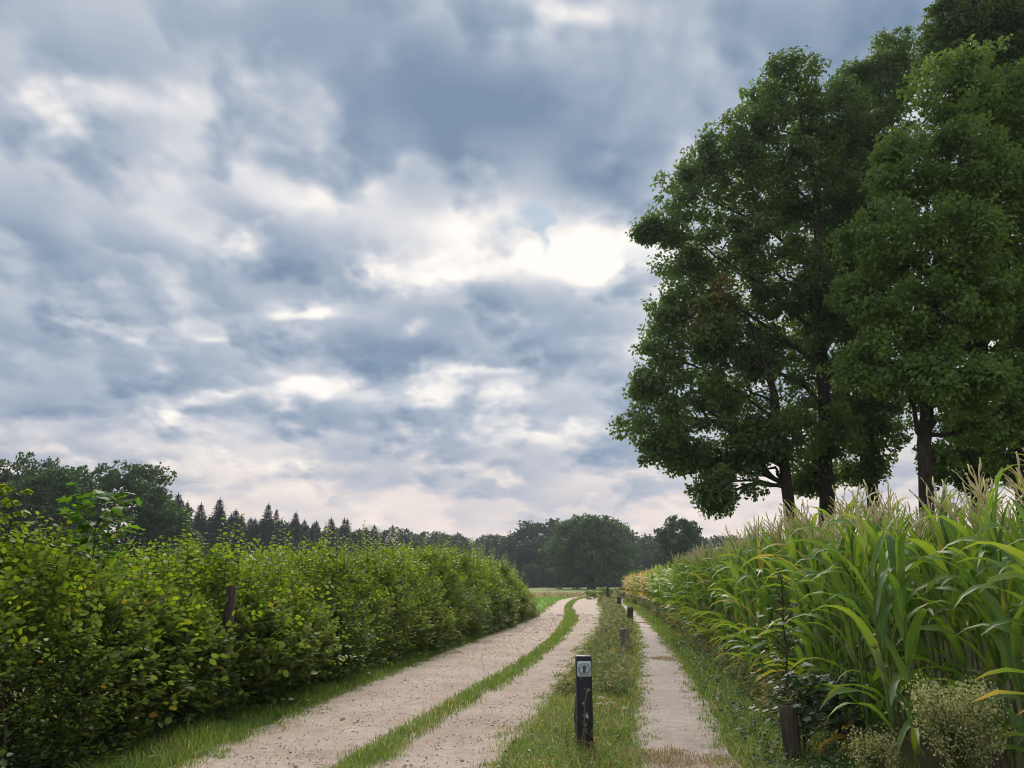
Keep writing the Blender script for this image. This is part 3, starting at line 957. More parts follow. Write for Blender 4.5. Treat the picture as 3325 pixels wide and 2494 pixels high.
spruces = [spruce_mesh(50 + k) for k in range(5)]
spruce_trunk = trunk_mesh("trunk", 17.0, .24)
SPR = [(-68.7, 150, 17.7), (-66.9, 150, 16.5), (-64.7, 152, 18.7), (-64.0, 155, 16.0), (-61.7, 156, 16.6), (-58.8, 158, 16.6), (-57.3, 160, 14.9), (-56.8, 162, 16.2), (-54.6, 165, 14.3), (-53.5, 166, 13.8), (-52.0, 168, 16.7), (-50.8, 170, 15.6), (-50.2, 172, 15.5), (-47.7, 174, 15.7), (-46.2, 176, 13.9), (-44.9, 178, 14.4), (-43.8, 180, 13.7), (-42.1, 184, 15.0), (-39.9, 188, 15.0), (-39.6, 190, 15.7), (-35.9, 195, 14.1), (-34.7, 200, 14.9), (-32.9, 204, 13.8), (-30.6, 210, 12.8), (-27.6, 215, 12.9), (-25.4, 220, 12.1), (-22.4, 225, 11.8), (-20.0, 230, 14.9), (-18.0, 232, 13.6), (-15.5, 236, 14.2), (-70.7, 158, 17.6), (-68.8, 158, 15.5), (-67.4, 160, 18.2), (-65.0, 163, 14.2), (-63.8, 164, 14.3), (-61.4, 166, 16.4), (-59.6, 168, 13.0), (-58.3, 170, 15.7), (-56.3, 173, 14.9), (-54.7, 174, 13.4), (-52.9, 176, 13.3), (-52.2, 178, 13.0), (-51.3, 180, 14.6), (-49.2, 182, 15.7), (-47.8, 184, 13.4), (-46.0, 186, 14.7), (-44.9, 188, 11.7), (-42.9, 192, 12.9), (-40.4, 196, 12.9), (-39.4, 198, 13.5), (-36.6, 203, 11.9), (-34.8, 208, 12.4), (-32.2, 212, 11.7), (-30.3, 218, 10.3), (-27.8, 223, 12.5), (-24.6, 228, 10.9), (-22.4, 233, 12.6), (-19.7, 238, 11.6), (-18.7, 240, 12.1), (-15.1, 244, 13.9), (-41.2, 193.4, 13.4), (-38.3, 198.5, 13.6), (-36.6, 202.5, 12.7), (-69.5, 155.0, 17.2), (-38.4, 198.0, 12.5), (-58.0, 167.8, 14.8), (-42.9, 189.7, 14.9), (-53.1, 174.1, 15.4), (-52.9, 174.4, 14.8), (-55.5, 170.7, 13.9), (-32.7, 211.3, 13.2), (-44.0, 187.0, 13.7), (-55.1, 171.0, 13.9), (-30.3, 216.5, 12.6), (-60.4, 163.9, 15.3), (-37.1, 201.2, 13.9), (-54.6, 171.7, 14.3), (-28.0, 220.8, 12.5), (-26.7, 224.0, 12.7), (-53.9, 172.5, 14.5), (-24.5, 228.3, 11.8), (-59.1, 166.0, 15.2), (-45.9, 183.7, 14.5), (-30.0, 216.9, 11.3)]
ORD = "first second third fourth fifth sixth seventh eighth ninth tenth eleventh twelfth thirteenth fourteenth fifteenth sixteenth seventeenth eighteenth nineteenth twentieth".split()
for i, (x, y, h) in enumerate(SPR):
    lab = ("dark spruce top above the hedge, %s along from the dome-shaped tree" % ORD[i]) if i < 20 else \
          ("small distant spruce top where the spruce row runs down to the hedge" if i < 30 else "spruce half hidden behind the front row of spruces")
    far_tree("spruce_tree", lab, "tree", x, y, h * R.uniform(.40, .80), h * R.uniform(.93, 1.07), spruces[i % 5], spruce_trunk, i * 2.1, "spruces behind the hedge", 7.0, 19.0)

# ================================================================== the hedge
def hedge_top(y):
    return np.interp(y, [0, 6, 9, 12, 16, 20, 26, 32, 35, 37], [1.46, 1.46, 1.46, 1.54, 1.76, 1.88, 1.98, 1.75, 1.30, .75]) + .15 * np.sin(y * 1.9) + .12 * np.sin(y * 4.3 + 1) + .09 * np.sin(y * 9.1)


def hedge_dir(y):
    d = np.stack([hedge_f(y + .3) - hedge_f(y - .3), np.full(np.shape(y), .6), np.zeros(np.shape(y))], -1)
    d = nrm(d)
    return d, np.stack([d[..., 1], -d[..., 0], d[..., 2] * 0], -1)      # along, outward (to the road)


def hedge_profile(t):
    """outward offset of the hedge face at relative height t"""
    return np.interp(t, [0, .12, .35, .6, .8, .95, 1.0], [.02, .12, .22, .12, -.10, -.38, -.70])


hg, hy = Geo("rnd"), Geo("rnd")
hst = Geo()
NT_ = 22500
u = R.uniform(0, 1, NT_)
ty = 3.6 + (36.6 - 3.6) * u ** 1.75
H = hedge_top(ty)
al, ow = hedge_dir(ty)
top = R.uniform(0, 1, NT_) < .24
tt = np.where(top, R.uniform(.93, 1.04, NT_), R.uniform(.015, 1.0, NT_))
dep = np.where(top, R.uniform(0, 1.5, NT_), R.exponential(.20, NT_))
base = np.stack([hedge_f(ty), ty, np.zeros(NT_)], -1) + ow * (hedge_profile(tt) - dep)[:, None]
lump = fb(ty, tt * H, .9, 3, 4.0) * .30 + fb(ty, tt * H, 2.6, 2, 14.0) * .16
base += ow * lump[:, None]
base[:, 2] = tt * H
hz = tt[:, None]
tw = nrm(ow * (.75 - .35 * hz) + np.array([0, 0, 1.]) * (.05 + .95 * hz) + al * R.normal(0, .55, (NT_, 1)) + R.normal(0, .30, (NT_, 3)))
tl = R.uniform(.16, .40, NT_) * np.where(R.uniform(0, 1, NT_) > .93, 1.9, 1.0)
size = np.interp(ty, [4, 12, 20, 36], [.056, .057, .066, .088])
young = R.uniform(0, 1, NT_) < np.clip((tt - .50) * 1.3, 0.03, .62)
K = 9
ci = np.repeat(np.arange(NT_), K)
q = np.tile((np.arange(K) + .6) / K, NT_)
side = np.tile(np.where(np.arange(K) % 2, 1., -1.), NT_)
S = nrm(np.cross(tw, nrm(np.array([0, 0, 1.]) + R.normal(0, .35, (NT_, 3)))))[ci]
P = base[ci] + tw[ci] * (tl[ci] * q)[:, None] + R.normal(0, .012, (len(ci), 3))
A = tw[ci] * .55 + S * side[:, None] * .8 + R.normal(0, .22, (len(ci), 3)) + np.array([0, 0, -.12])
N_ = nrm(np.cross(S, tw[ci]) * np.sign(np.cross(S, tw[ci])[:, 2:3] + 1e-6) + R.normal(0, .38, (len(ci), 3)) + np.array([0, 0, .25]))
kindf = np.clip(1 + fb(ty, tt * H, .7, 2, 24.0) * .8, .6, 1.7)
Ls = (size * kindf)[ci] * R.uniform(.55, 1.35, len(ci))
cl = np.clip(.5 + fb(ty, tt * H, .8, 2, 7.0) * .55, 0, 1)
tint = np.clip(.62 * cl[ci] + .32 * rnd(len(ci)) + .02, 0, .90)
dead = (fb(ty, tt * H, 1.0, 3, 44.0) > .34)[ci] & (R.uniform(0, 1, len(ci)) < .10)
tint = np.where(dead, R.uniform(.90, 1, len(ci)), tint)
odd = R.uniform(0, 1, len(ci))
tint = np.where(odd > .988, R.uniform(.92, 1, len(ci)), tint)
ym = young[ci]
far_l = ty[ci] > 18
for gg, mk, tpl in ((hg, ~ym & ~far_l, LEAF_HEX), (hy, ym & ~far_l, LEAF_HEX), (hg, ~ym & far_l, LEAF_DIA), (hy, ym & far_l, LEAF_DIA)):
    stamp(gg, *tpl, P[mk], A[mk], N_[mk], Ls[mk], Ls[mk] * R.uniform(.55, .9, mk.sum()), rnd=np.where(ym, rnd(len(ci)), tint)[mk])
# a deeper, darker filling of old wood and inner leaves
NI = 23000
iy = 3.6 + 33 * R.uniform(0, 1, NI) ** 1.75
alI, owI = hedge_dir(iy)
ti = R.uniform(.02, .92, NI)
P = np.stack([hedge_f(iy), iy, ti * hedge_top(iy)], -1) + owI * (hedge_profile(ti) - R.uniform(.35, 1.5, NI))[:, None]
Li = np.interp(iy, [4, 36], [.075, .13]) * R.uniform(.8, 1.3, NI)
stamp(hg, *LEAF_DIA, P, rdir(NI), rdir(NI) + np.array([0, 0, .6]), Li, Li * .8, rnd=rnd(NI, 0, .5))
# stems from the ground and the upright shoots of this summer
for i in range(520):
    y = 3.8 + 32.4 * R.uniform() ** 1.5
    a_, o_ = hedge_dir(np.array([y]))
    b = np.array([hedge_f(y), y, 0]) - o_[0] * R.uniform(-.05, .7)
    e = b + np.array([0, 0, hedge_top(y) * R.uniform(.6, .98)]) + o_[0] * R.uniform(-.2, .25) + a_[0] * R.normal(0, .3)
    tube(hst, curve_pts(b, e, 6, 0, .05), np.linspace(R.uniform(.010, .026), .004, 6), 4, False)
sg = Geo()
for i in range(620):
    y = 4.2 + 31.5 * R.uniform() ** 1.5
    a_, o_ = hedge_dir(np.array([y]))
    hgt = np.interp(y, [7, 10], [.62, 1.0]) * R.uniform(.30, .85) * (1.0 if R.uniform() < .8 else 1.3)
    b = np.array([hedge_f(y), y, hedge_top(y) * R.uniform(.90, 1.0)]) - o_[0] * R.uniform(.15, 1.0)
    e = b + np.array([0, 0, hgt]) + a_[0] * R.normal(0, .10) + o_[0] * R.normal(.03, .08)
    c = curve_pts(b, e, 6, 0, .012)
    tube(sg, c, np.linspace(.005, .0018, 6), 3, False)
    nl = int(hgt / .042)
    q = (np.arange(nl) + .7) / nl
    Pn = np.stack([np.interp(q, np.linspace(0, 1, 6), c[:, j]) for j in range(3)], -1)
    ang = R.uniform(0, 6.28)
    sd = np.where(np.arange(nl) % 2, 1., -1.)[:, None] * np.array([math.cos(ang), math.sin(ang), 0])
    Lf = np.interp(q, [0, .5, 1], [1, 1, .55]) * np.interp(y, [4, 14, 36], [.082, .080, .105]) * R.uniform(.85, 1.15, nl)
    stamp(hy, *LEAF_HEX, Pn, sd + np.array([0, 0, .18]) + R.normal(0, .2, (nl, 3)), np.array([0, 0, 1.]) + R.normal(0, .35, (nl, 3)) - sd * .3, Lf, Lf * .82, rnd=np.clip(R.uniform(.2, .8) + R.normal(0, .15, nl), 0, 1))
# bare grey branches poking out
for px, py, pz, ex, ey, ez in ((-3.95, 8.0, 1.05, -3.55, 8.25, 1.42), (-3.38, 9.7, 1.12, -3.12, 9.9, .94), (-3.40, 9.9, 1.0, -3.25, 9.6, 1.3), (-2.35, 16.6, 1.2, -2.1, 16.9, 1.5), (-4.0, 7.4, .5, -3.72, 7.6, .75)):
    tube(hst, curve_pts((px, py, pz), (ex, ey, ez), 5, .02, .01), np.linspace(.014, .005, 5), 4)
root = tag(link("hedge", None, None, (0, 0, 0)), "long overgrown leafy hedge along the verge of the sandy track", "hedge")
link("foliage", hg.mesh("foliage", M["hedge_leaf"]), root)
o = link("young_leaves", hy.mesh("young_leaves", M["young_leaf"]), root)
o = link("stems", hst.mesh("stems", M["twig"]), root)
o["kind"] = "stuff"
o = link("shoots", sg.mesh("shoots", M["twig"]), root)
o["kind"] = "stuff"


# a young maple that has grown up through the hedge
def sapling(name, label, base, h, spread, n_br, leaf, mat, cat="sapling", template=LEAF_LOBED, per=7, droop=.25, low=.45):
    root = tag(link(name, None, None, base), label, cat)
    st, lf = Geo(), Geo("rnd")
    tube(st, curve_pts((0, 0, 0), (.05, .03, h), 8, 0, .015), np.linspace(.016, .004, 8), 5)
    for i in range(n_br):
        f = low + (1 - low) * (i + .5) / n_br
        a = i * 2.4 + R.uniform(-.3, .3)
        ln = spread * (1.15 - f * .75) * R.uniform(.7, 1.2)
        b = np.array([.05 * f, .03 * f, h * f])
        e = b + np.array([math.cos(a) * ln, math.sin(a) * ln, ln * .55])
        c = curve_pts(b, e, 5, .02, .01)
        tube(st, c, np.linspace(.007, .002, 5), 3, False)
        q = np.linspace(.25, 1, per)
        Pn = np.stack([np.interp(q, np.linspace(0, 1, 5), c[:, j]) for j in range(3)], -1)
        d = nrm(np.stack([np.cos(a + R.normal(0, .9, per)), np.sin(a + R.normal(0, .9, per)), np.full(per, -droop)], -1) + R.normal(0, .15, (per, 3)))
        L = leaf * R.uniform(.6, 1.2, per)
        stamp(lf, *template, Pn, d, np.array([0, 0, 1.]) + R.normal(0, .22, (per, 3)), L, L * .85, rnd=rnd(per))
    link("stem", st.mesh("stem", M["twig"]), root)
    link("leaves", lf.mesh("leaves", mat), root)
    return root


sapling("maple_sapling", "bright green maple sapling rising above the hedge top", (-4.35, 8.2, 0), 2.42, .62, 26, .15, M["maple_leaf"], low=.62)
sapling("maple_sapling", "small bright maple shoot in the hedge beside the frame edge", (-4.75, 7.35, 0), 2.42, .26, 18, .09, M["young_leaf"], template=LEAF_HEX, low=.70)

# ================================================================== posts
def post_mesh(name, r, h, mat, sides=14, square=False, lean=.0, rough=.006):
    g = Geo()
    zz = [0, .02, h * .3, h * .6, h * .85, h - r * .10, h]
    a = np.linspace(0, 2 * np.pi, sides, endpoint=False)
    V = []
    for k, z in enumerate(zz):
        rr = r * (.93 if k == len(zz) - 1 else 1) + R.normal(0, rough, sides) * (0 if square else 1)
        if square:
            m_ = np.maximum(np.abs(np.cos(a)), np.abs(np.sin(a)))
            rr = rr / m_
        V.append(np.stack([rr * np.cos(a) + lean * z, rr * np.sin(a), np.full(sides, z) + (R.normal(0, .006, sides) if k == len(zz) - 1 else 0)], -1))
    V = np.concatenate(V + [np.array([[lean * h, 0, h + .004]])])
    q = [(i * sides + j, i * sides + (j + 1) % sides, (i + 1) * sides + (j + 1) % sides, (i + 1) * sides + j) for i in range(len(zz) - 1) for j in range(sides)]
    e = (len(zz) - 1) * sides
    t_ = [(e + j, e + (j + 1) % sides, len(V) - 1) for j in range(sides)]
    g.add(V, q, t_)
    return g.mesh(name, mat)


def post(name, label, loc, r, h, mat, **kw):
    o = link(name, post_mesh(name, r, h, M[mat], **kw), None, loc)
    return tag(o, label, "post")


post("wooden_post", "weathered grey round post in the verge beside the footpath", (2.56, 18.6, 0), .105, .52, "old_wood")
post("wooden_post", "dark brown post in the verge beyond the weathered grey one", (4.25, 29.3, 0), .11, .66, "brown_wood", lean=.03)
post("wooden_post", "third small dark post along the footpath verge", (6.15, 46.5, 0), .13, .66, "brown_wood")
post("wooden_post", "thin far post where the footpath bends out of sight", (7.35, 62.0, 0), .09, 1.15, "brown_wood")
post("wooden_post", "thick round grey-brown post under dark leaves at the maize edge", (2.47, 7.45, 0), .074, .50, "brown_wood", lean=-.02)
post("wooden_post", "dark short post in the weeds between footpath and maize", (5.10, 21.0, 0), .10, .44, "brown_wood")
post("wooden_post", "small far stump at the maize side of the footpath", (6.9, 34.0, 0), .12, .50, "brown_wood")
post("wooden_post", "low rotten brown stake among the maize by the pale flowering weed", (3.70, 6.45, 0), .05, .34, "brown_wood", lean=.05)
post("wooden_post", "short round stub half hidden behind the black waymark post", (.682, 8.12, 0), .07, .50, "old_wood")
post("fence_post", "dark old fence post sunk in the nearer stretch of hedge", (-3.36, 9.62, 0), .06, 1.52, "brown_wood", lean=.01)
post("fence_post", "dark old fence post sunk in the farther stretch of hedge", (-2.30, 16.3, 0), .08, 1.60, "brown_wood")

# the black waymark post with its route sign
m, nt, o_ = new_mat("black_paint")
N = NT(nt)
mp = N.n("ShaderNodeMapping")
nt.links.new(N.obj(), mp.inputs[0])
mp.inputs["Scale"].default_value = (1, 1, .12)
gr = N.noise(mp.outputs[0], 60, 4, .6)
wear = N.noise(N.obj(), 9, 5, .7)
c = N.ramp(gr, [(.35, (.010, .010, .014)), (.62, (.022, .022, .030))])
sepz = N.n("ShaderNodeSeparateXYZ")
nt.links.new(N.obj(), sepz.inputs[0])
mud = N.m("ADD", N.m("MULTIPLY", sepz.outputs[2], -3.2), N.m("MULTIPLY", N.noise(N.obj(), 25, 5, .7), 1.4))
c = N.mix(N.ramp(mud, [(.25, (0, 0, 0)), (.75, (.55, .55, .55))]), c, (.16, .13, .10))
c = N.mix(N.ramp(wear, [(.66, (0, 0, 0)), (.74, (.6, .6, .6))]), c, (.10, .10, .11))
nt.links.new(N.bsdf(c, .55, .35, N.bump(gr, .3, .01)), o_.inputs[0])
M["black"] = m


def flat_mat(name, col, rough=.5, spec=.4):
    m_, nt_, o__ = new_mat(name)
    N_2 = NT(nt_)
    n_ = N_2.noise(N_2.obj(), 90, 3, .6)
    nt_.links.new(N_2.bsdf(N_2.mix(N_2.m("MULTIPLY", n_, .18), col, tuple(x * .6 for x in col)), rough, spec), o__.inputs[0])
    return m_


M["sign_white"] = flat_mat("sign_white", (.62, .70, .74))
M["sign_green"] = flat_mat("sign_green", (.06, .11, .10))
M["scuff"] = flat_mat("scuff", (.42, .42, .44), .8)
wp = tag(link("waymark_post", None, None, (.68, 7.85, 0)), "black square waymark post with a round arrow sign near its top", "post")
hw, ph = .072, .89
bv = .006
sec = [(-hw + bv, -hw), (hw - bv, -hw), (hw, -hw + bv), (hw, hw - bv), (hw - bv, hw), (-hw + bv, hw), (-hw, hw - bv), (-hw, -hw + bv)]
V = [(x, y, z) for z in (-.02, ph - .006) for x, y in sec] + [(x * .93, y * .93, ph) for x, y in sec]
q = [(i * 8 + j, i * 8 + (j + 1) % 8, (i + 1) * 8 + (j + 1) % 8, (i + 1) * 8 + j) for i in range(2) for j in range(8)]
t_ = [(16, 16 + j, 17 + j) for j in range(1, 7)]
link("shaft", build_mesh("shaft", V, q, t_, None, M["black"]), wp)
# rounded plate
def plate(outline, d0, d1):
    n = len(outline)
    V = [(x, -d0, z) for x, z in outline] + [(x, -d1, z) for x, z in outline]
    V += [(sum(x for x, z in outline) / n, -d1, sum(z for x, z in outline) / n)]
    q = [(j, (j + 1) % n, n + (j + 1) % n, n + j) for j in range(n)]
    t = [(n + j, n + (j + 1) % n, 2 * n) for j in range(n)]
    return V, q, t


def rrect(w, h, r, n=5):
    p = []
    for cx, cz, a0 in ((w - r, h - r, 0), (-w + r, h - r, 90), (-w + r, -h + r, 180), (w - r, -h + r, 270)):
        p += [(cx + r * math.cos(rad(a0 + 90 * k / n)), cz + r * math.sin(rad(a0 + 90 * k / n))) for k in range(n + 1)]
    return p


sign = link("sign_plate", build_mesh("sign_plate", *plate(rrect(.066, .069, .012), 0, .003), None, M["sign_white"]), wp, (0, -hw - .001, ph - .113))


def ring(r0, r1, d, n=40, a0=0, a1=360):
    a = np.linspace(rad(a0), rad(a1), n)
    V = [(r0 * math.cos(x), -d, r0 * math.sin(x)) for x in a] + [(r1 * math.cos(x), -d, r1 * math.sin(x)) for x in a]
    return V, [(j, j + 1, n + j + 1, n + j) for j in range(n - 1)], None


link("ring", build_mesh("ring", *ring(.043, .049, .0042), None, M["sign_green"]), sign)
arrow = [(0, .040), (.032, .008), (.014, .008), (.014, -.036), (-.014, -.036), (-.014, .008), (-.032, .008)]
V = [(x, -.0046, z) for x, z in arrow]
link("arrow", build_mesh("arrow", V, [(2, 3, 4, 5)], [(0, 1, 2), (0, 2, 5), (0, 5, 6)], None, M["sign_green"]), sign)
gl = Geo()
for k in range(34):                       # the ring of tiny lettering round the sign, unreadable at this size
    a = rad(-60 + 300 * k / 33 + 0)
    if k in (9, 16, 17, 24):
        continue
    c0, s0 = math.cos(a), math.sin(a)
    w_, h_ = .0022, .0036
    x, z = .056 * c0, .056 * s0
    gl.add([(x - s0 * u_ * w_ + c0 * v_ * h_, -.0042, z + c0 * u_ * w_ + s0 * v_ * h_) for u_, v_ in ((-1, -1), (1, -1), (1, 1), (-1, 1))], [(0, 1, 2, 3)])
o = link("lettering", gl.mesh("lettering", M["sign_green"]), sign)
o["kind"] = "stuff"
for sx, sz in ((-.054, .057), (.054, .057), (-.054, -.057), (.054, -.057)):
    link("screw", build_mesh("screw", *plate([(sx + .004 * math.cos(t), sz + .004 * math.sin(t)) for t in np.linspace(0, 6.28, 9)[:-1]], .003, .0046), None, M["scuff"]), sign)
for (x, z, w_, h_, an) in ((-.05, .735, .006, .013, 0), (-.033, .705, .004, .022, .25), (.018, .36, .018, .022, .5)):
    pts = [(x + w_ * math.cos(t) * math.cos(an) - h_ * math.sin(t) * math.sin(an) * .5, z + h_ * math.sin(t)) for t in np.linspace(0, 6.28, 9)[:-1]]
    link("scuff_mark", build_mesh("scuff_mark", *plate(pts, 0, .001), None, M["scuff"]), wp, (0, -hw - .0005, 0))

# ================================================================== maize
def blade(length, width, a0, a1, wave, twist, kink, seg=9, across=3):
    """one maize leaf growing along +X: leaves the stalk at slope a0 and bends to a1"""
    t = np.linspace(0, 1, seg)
    ang = rad(a0) + (rad(a1) - rad(a0)) * np.clip((t - kink) / (1 - kink), 0, 1) ** 1.15
    ds = length / (seg - 1)
    x = np.concatenate([[0], np.cumsum(np.cos(ang[:-1]) * ds)])
    z = np.concatenate([[0], np.cumsum(np.sin(ang[:-1]) * ds)])
    w = width * .5 * np.clip(np.minimum(.45 + 3.2 * t, 1.0) * (1 - t ** 2.6) + .02, .015, 1)
    V, T, D = [], [], []
    for i in range(seg):
        tw_ = twist * t[i] ** 1.5
        sdir = np.array([-math.sin(ang[i]) * math.sin(tw_), math.cos(tw_), math.cos(ang[i]) * math.sin(tw_)])
        up_ = np.array([-math.sin(ang[i]) * math.cos(tw_), -math.sin(tw_), math.cos(ang[i]) * math.cos(tw_)])
        for s_ in np.linspace(-1, 1, across):
            p = np.array([x[i], 0, z[i]]) + sdir * w[i] * s_ + up_ * (abs(s_) * w[i] * .30 + wave * math.sin(t[i] * 15 + s_ * 2.2) * abs(s_) * w[i])
            V.append(p)
            T.append(s_)
            D.append(t[i] * .42 + .10 * abs(s_))
    i = np.arange(seg - 1)[:, None] * across + np.arange(across - 1)[None]
    q = np.stack([i, i + 1, i + across + 1, i + across], -1).reshape(-1, 4)
    return np.array(V), q, np.array(T), np.array(D)


UPPER = [(.58, .090, 80, 62, .12, .2, .2), (.66, .10, 76, 40, .15, -.4, .25), (.70, .11, 72, 5, .2, .5, .4), (.62, .095, 78, 50, .1, .3, .3), (.72, .11, 74, -35, .2, -.3, .5)]
MIDDLE = [(.86, .108, 66, -40, .22, .3, .2), (.92, .114, 62, -60, .25, -.5, .25), (.84, .11, 70, -20, .2, .6, .3), (.96, .11, 58, -70, .25, .2, .2), (.88, .118, 68, -75, .2, -.8, .42)]
LOWER = [(.80, .090, 50, -65, .25, .5, .1), (.74, .085, 40, -80, .3, -.7, .1), (.84, .09, 56, -50, .25, .9, .1)]
DEAD = [(.66, .055, 20, -86, .5, 1.4, 0), (.58, .05, 5, -88, .5, -1.6, 0)]


def blade_set(rows, mat, seg=9, across=3, dry=0.0):
    out_ = []
    for r in rows:
        V, q, T, D = blade(*r, seg=seg, across=across)
        out_.append((V, q, T, np.clip(D + dry, 0, 1)))
    return out_


bl = {k: blade_set(r, None, dry=d) for k, r, d in (("up", UPPER, .05), ("mid", MIDDLE, .06), ("low", LOWER, .14), ("dead", DEAD, .75))}
blm = {k: [build_mesh("leaf", V, q, None, {"across": T, "dry": D}, M["corn"], True) for V, q, T, D in v] for k, v in bl.items()}
bl_far = {k: blade_set(r, None, seg=6, across=2, dry=d) for k, r, d in (("up", UPPER, .05), ("mid", MIDDLE, .06), ("low", LOWER, .14))}


def stalk_mesh(h):
    g = Geo()
    zz = np.linspace(0, h, 10)
    rr = np.interp(zz, [0, h * .5, h], [.014, .011, .005])
    tube(g, np.stack([R.normal(0, .004, 10), R.normal(0, .004, 10), zz], -1), rr * np.where(np.arange(10) % 2, 1.18, 1), 6)
    return g.mesh("stalk", M["corn_stalk"], True)


def tassel_geo(g, base, scale=1.22, n=8, sides=3, **kw):
    lean = R.normal(0, .10, 2)
    top_ = base + np.array([lean[0], lean[1], .40]) * scale
    k = 9
    p = curve_pts(base, top_, k, 0, .004)
    tube(g, p, np.where(np.arange(k) < 3, .003, np.where(np.arange(k) % 2, .008, .0045)) * scale, sides, True, **kw)
    for i in range(n):
        a = i * 2.4 + R.uniform(0, .6)
        b = base + (top_ - base) * R.uniform(.15, .42)
        ln = R.uniform(.16, .27) * scale
        e = b + np.array([math.cos(a) * ln * .5, math.sin(a) * ln * .5, ln * R.uniform(.55, .95)])
        p = curve_pts(b, e, 6, .02 * scale, .003)
        tube(g, p, np.where(np.arange(6) % 2, .0055, .0028) * scale, sides, False, **kw)


stalks = [stalk_mesh(1.95) for _ in range(3)]
tassels = []
for _ in range(5):
    g = Geo()
    tassel_geo(g, np.zeros(3))
    tassels.append(g.mesh("tassel", M["tassel"]))
g = Geo()
tube(g, [(0, 0, 0), (.006, 0, .05), (.016, 0, .12), (.024, 0, .19), (.030, 0, .235)], [.012, .026, .028, .020, .006], 7)
ear_mesh = g.mesh("ear", M["husk"], True)
g = Geo()
for i in range(9):
    tube(g, curve_pts((.03, 0, .23), (.03 + R.normal(0, .025), R.normal(0, .025), .25 + R.uniform(0, .03)), 4, .01, .003), [.004, .003, .003, .002], 3)
silk_mesh = g.mesh("silk", M["dry_stem"])


def corn_plan(h):
    """(kind, height fraction) of the leaves of one plant, bottom to top"""
    out_ = [("dead", .10), ("low", .15), ("low", .24), ("low", .33)]
    out_ += [("mid", f) for f in (.42, .52, .61, .69, .77)]
    out_ += [("up", f) for f in (.85, .92, .98)]
    return out_


def corn_spots():
    pts = []
    for row in range(16):
        y = 3.2 + R.uniform(0, .2)
        while y < 74:
            x = corn_f(y) + .10 + row * .72 + R.normal(0, .05) + (.10 * math.sin(y * .9 + row))
            pts.append((x, y + R.normal(0, .04), row))
            y += .175 * R.uniform(.8, 1.25) * (1 if row < 3 else 1.4)
    return pts


SP = corn_spots()


def weight(p):
    x, y, row = p
    d = math.hypot(x, y)
    inside = x / max(y, .1) < .70
    return (0 if inside else 100) + d + row * row * 1.6


SP = [p for p in SP if p[0] / max(p[1], .1) < .80 and math.hypot(p[0], p[1]) > 5.9 and not (p[2] == 0 and p[1] < 6.5)]
SP.sort(key=weight)
near, rest = SP[:300], SP[300:]


def corn_label(x, y, row):
    if row == 0 and y < 9.5:
        return "green maize plant in the front row by the pale flowering weed"
    if row == 0:
        return "green maize plant in the front row along the footpath verge"
    return "green maize plant standing behind the front row of maize"


for i, (x, y, row) in enumerate(near):
    hf = R.uniform(.92, 1.06) * (1.06 if y < 7.5 and row else 1.0)
    o = tag(link("maize_plant", None, None, (x, y, -.02)), corn_label(x, y, row), "maize", "maize plants at the near edge of the field")
    o.rotation_euler = (R.normal(0, .035), R.normal(0, .035), R.uniform(0, 6.28))
    o.scale = (hf, hf, hf)
    link("stalk", stalks[i % 3], o)
    az0 = R.uniform(0, 6.28)
    k = 0
    for kind, f in corn_plan(1.95):
        if (kind == "dead" and row > 0) or (kind == "low" and row > 1):
            continue
        l = link("leaf", blm[kind][R.randint(len(blm[kind]))], o, (0, 0, 1.95 * f))
        l.rotation_euler = (R.normal(0, .08), R.normal(0, .10), az0 + math.pi * k + R.normal(0, .35))
        s_ = R.uniform(.85, 1.12) * (.78 if f > .9 else 1)
        l.scale = (s_, s_ * R.uniform(.72, .98), s_)
        k += 1
    t_ = link("tassel", tassels[R.randint(5)], o, (0, 0, 1.96))
    t_.rotation_euler = (R.normal(0, .12), R.normal(0, .12), R.uniform(0, 6.28))
    if row < 2 and R.uniform() < .6:
        e_ = link("ear", ear_mesh, o, (0, 0, R.uniform(.82, 1.05)))
        e_.rotation_euler = (0, rad(R.uniform(10, 22)), R.uniform(0, 6.28))
        link("silk", silk_mesh, e_)

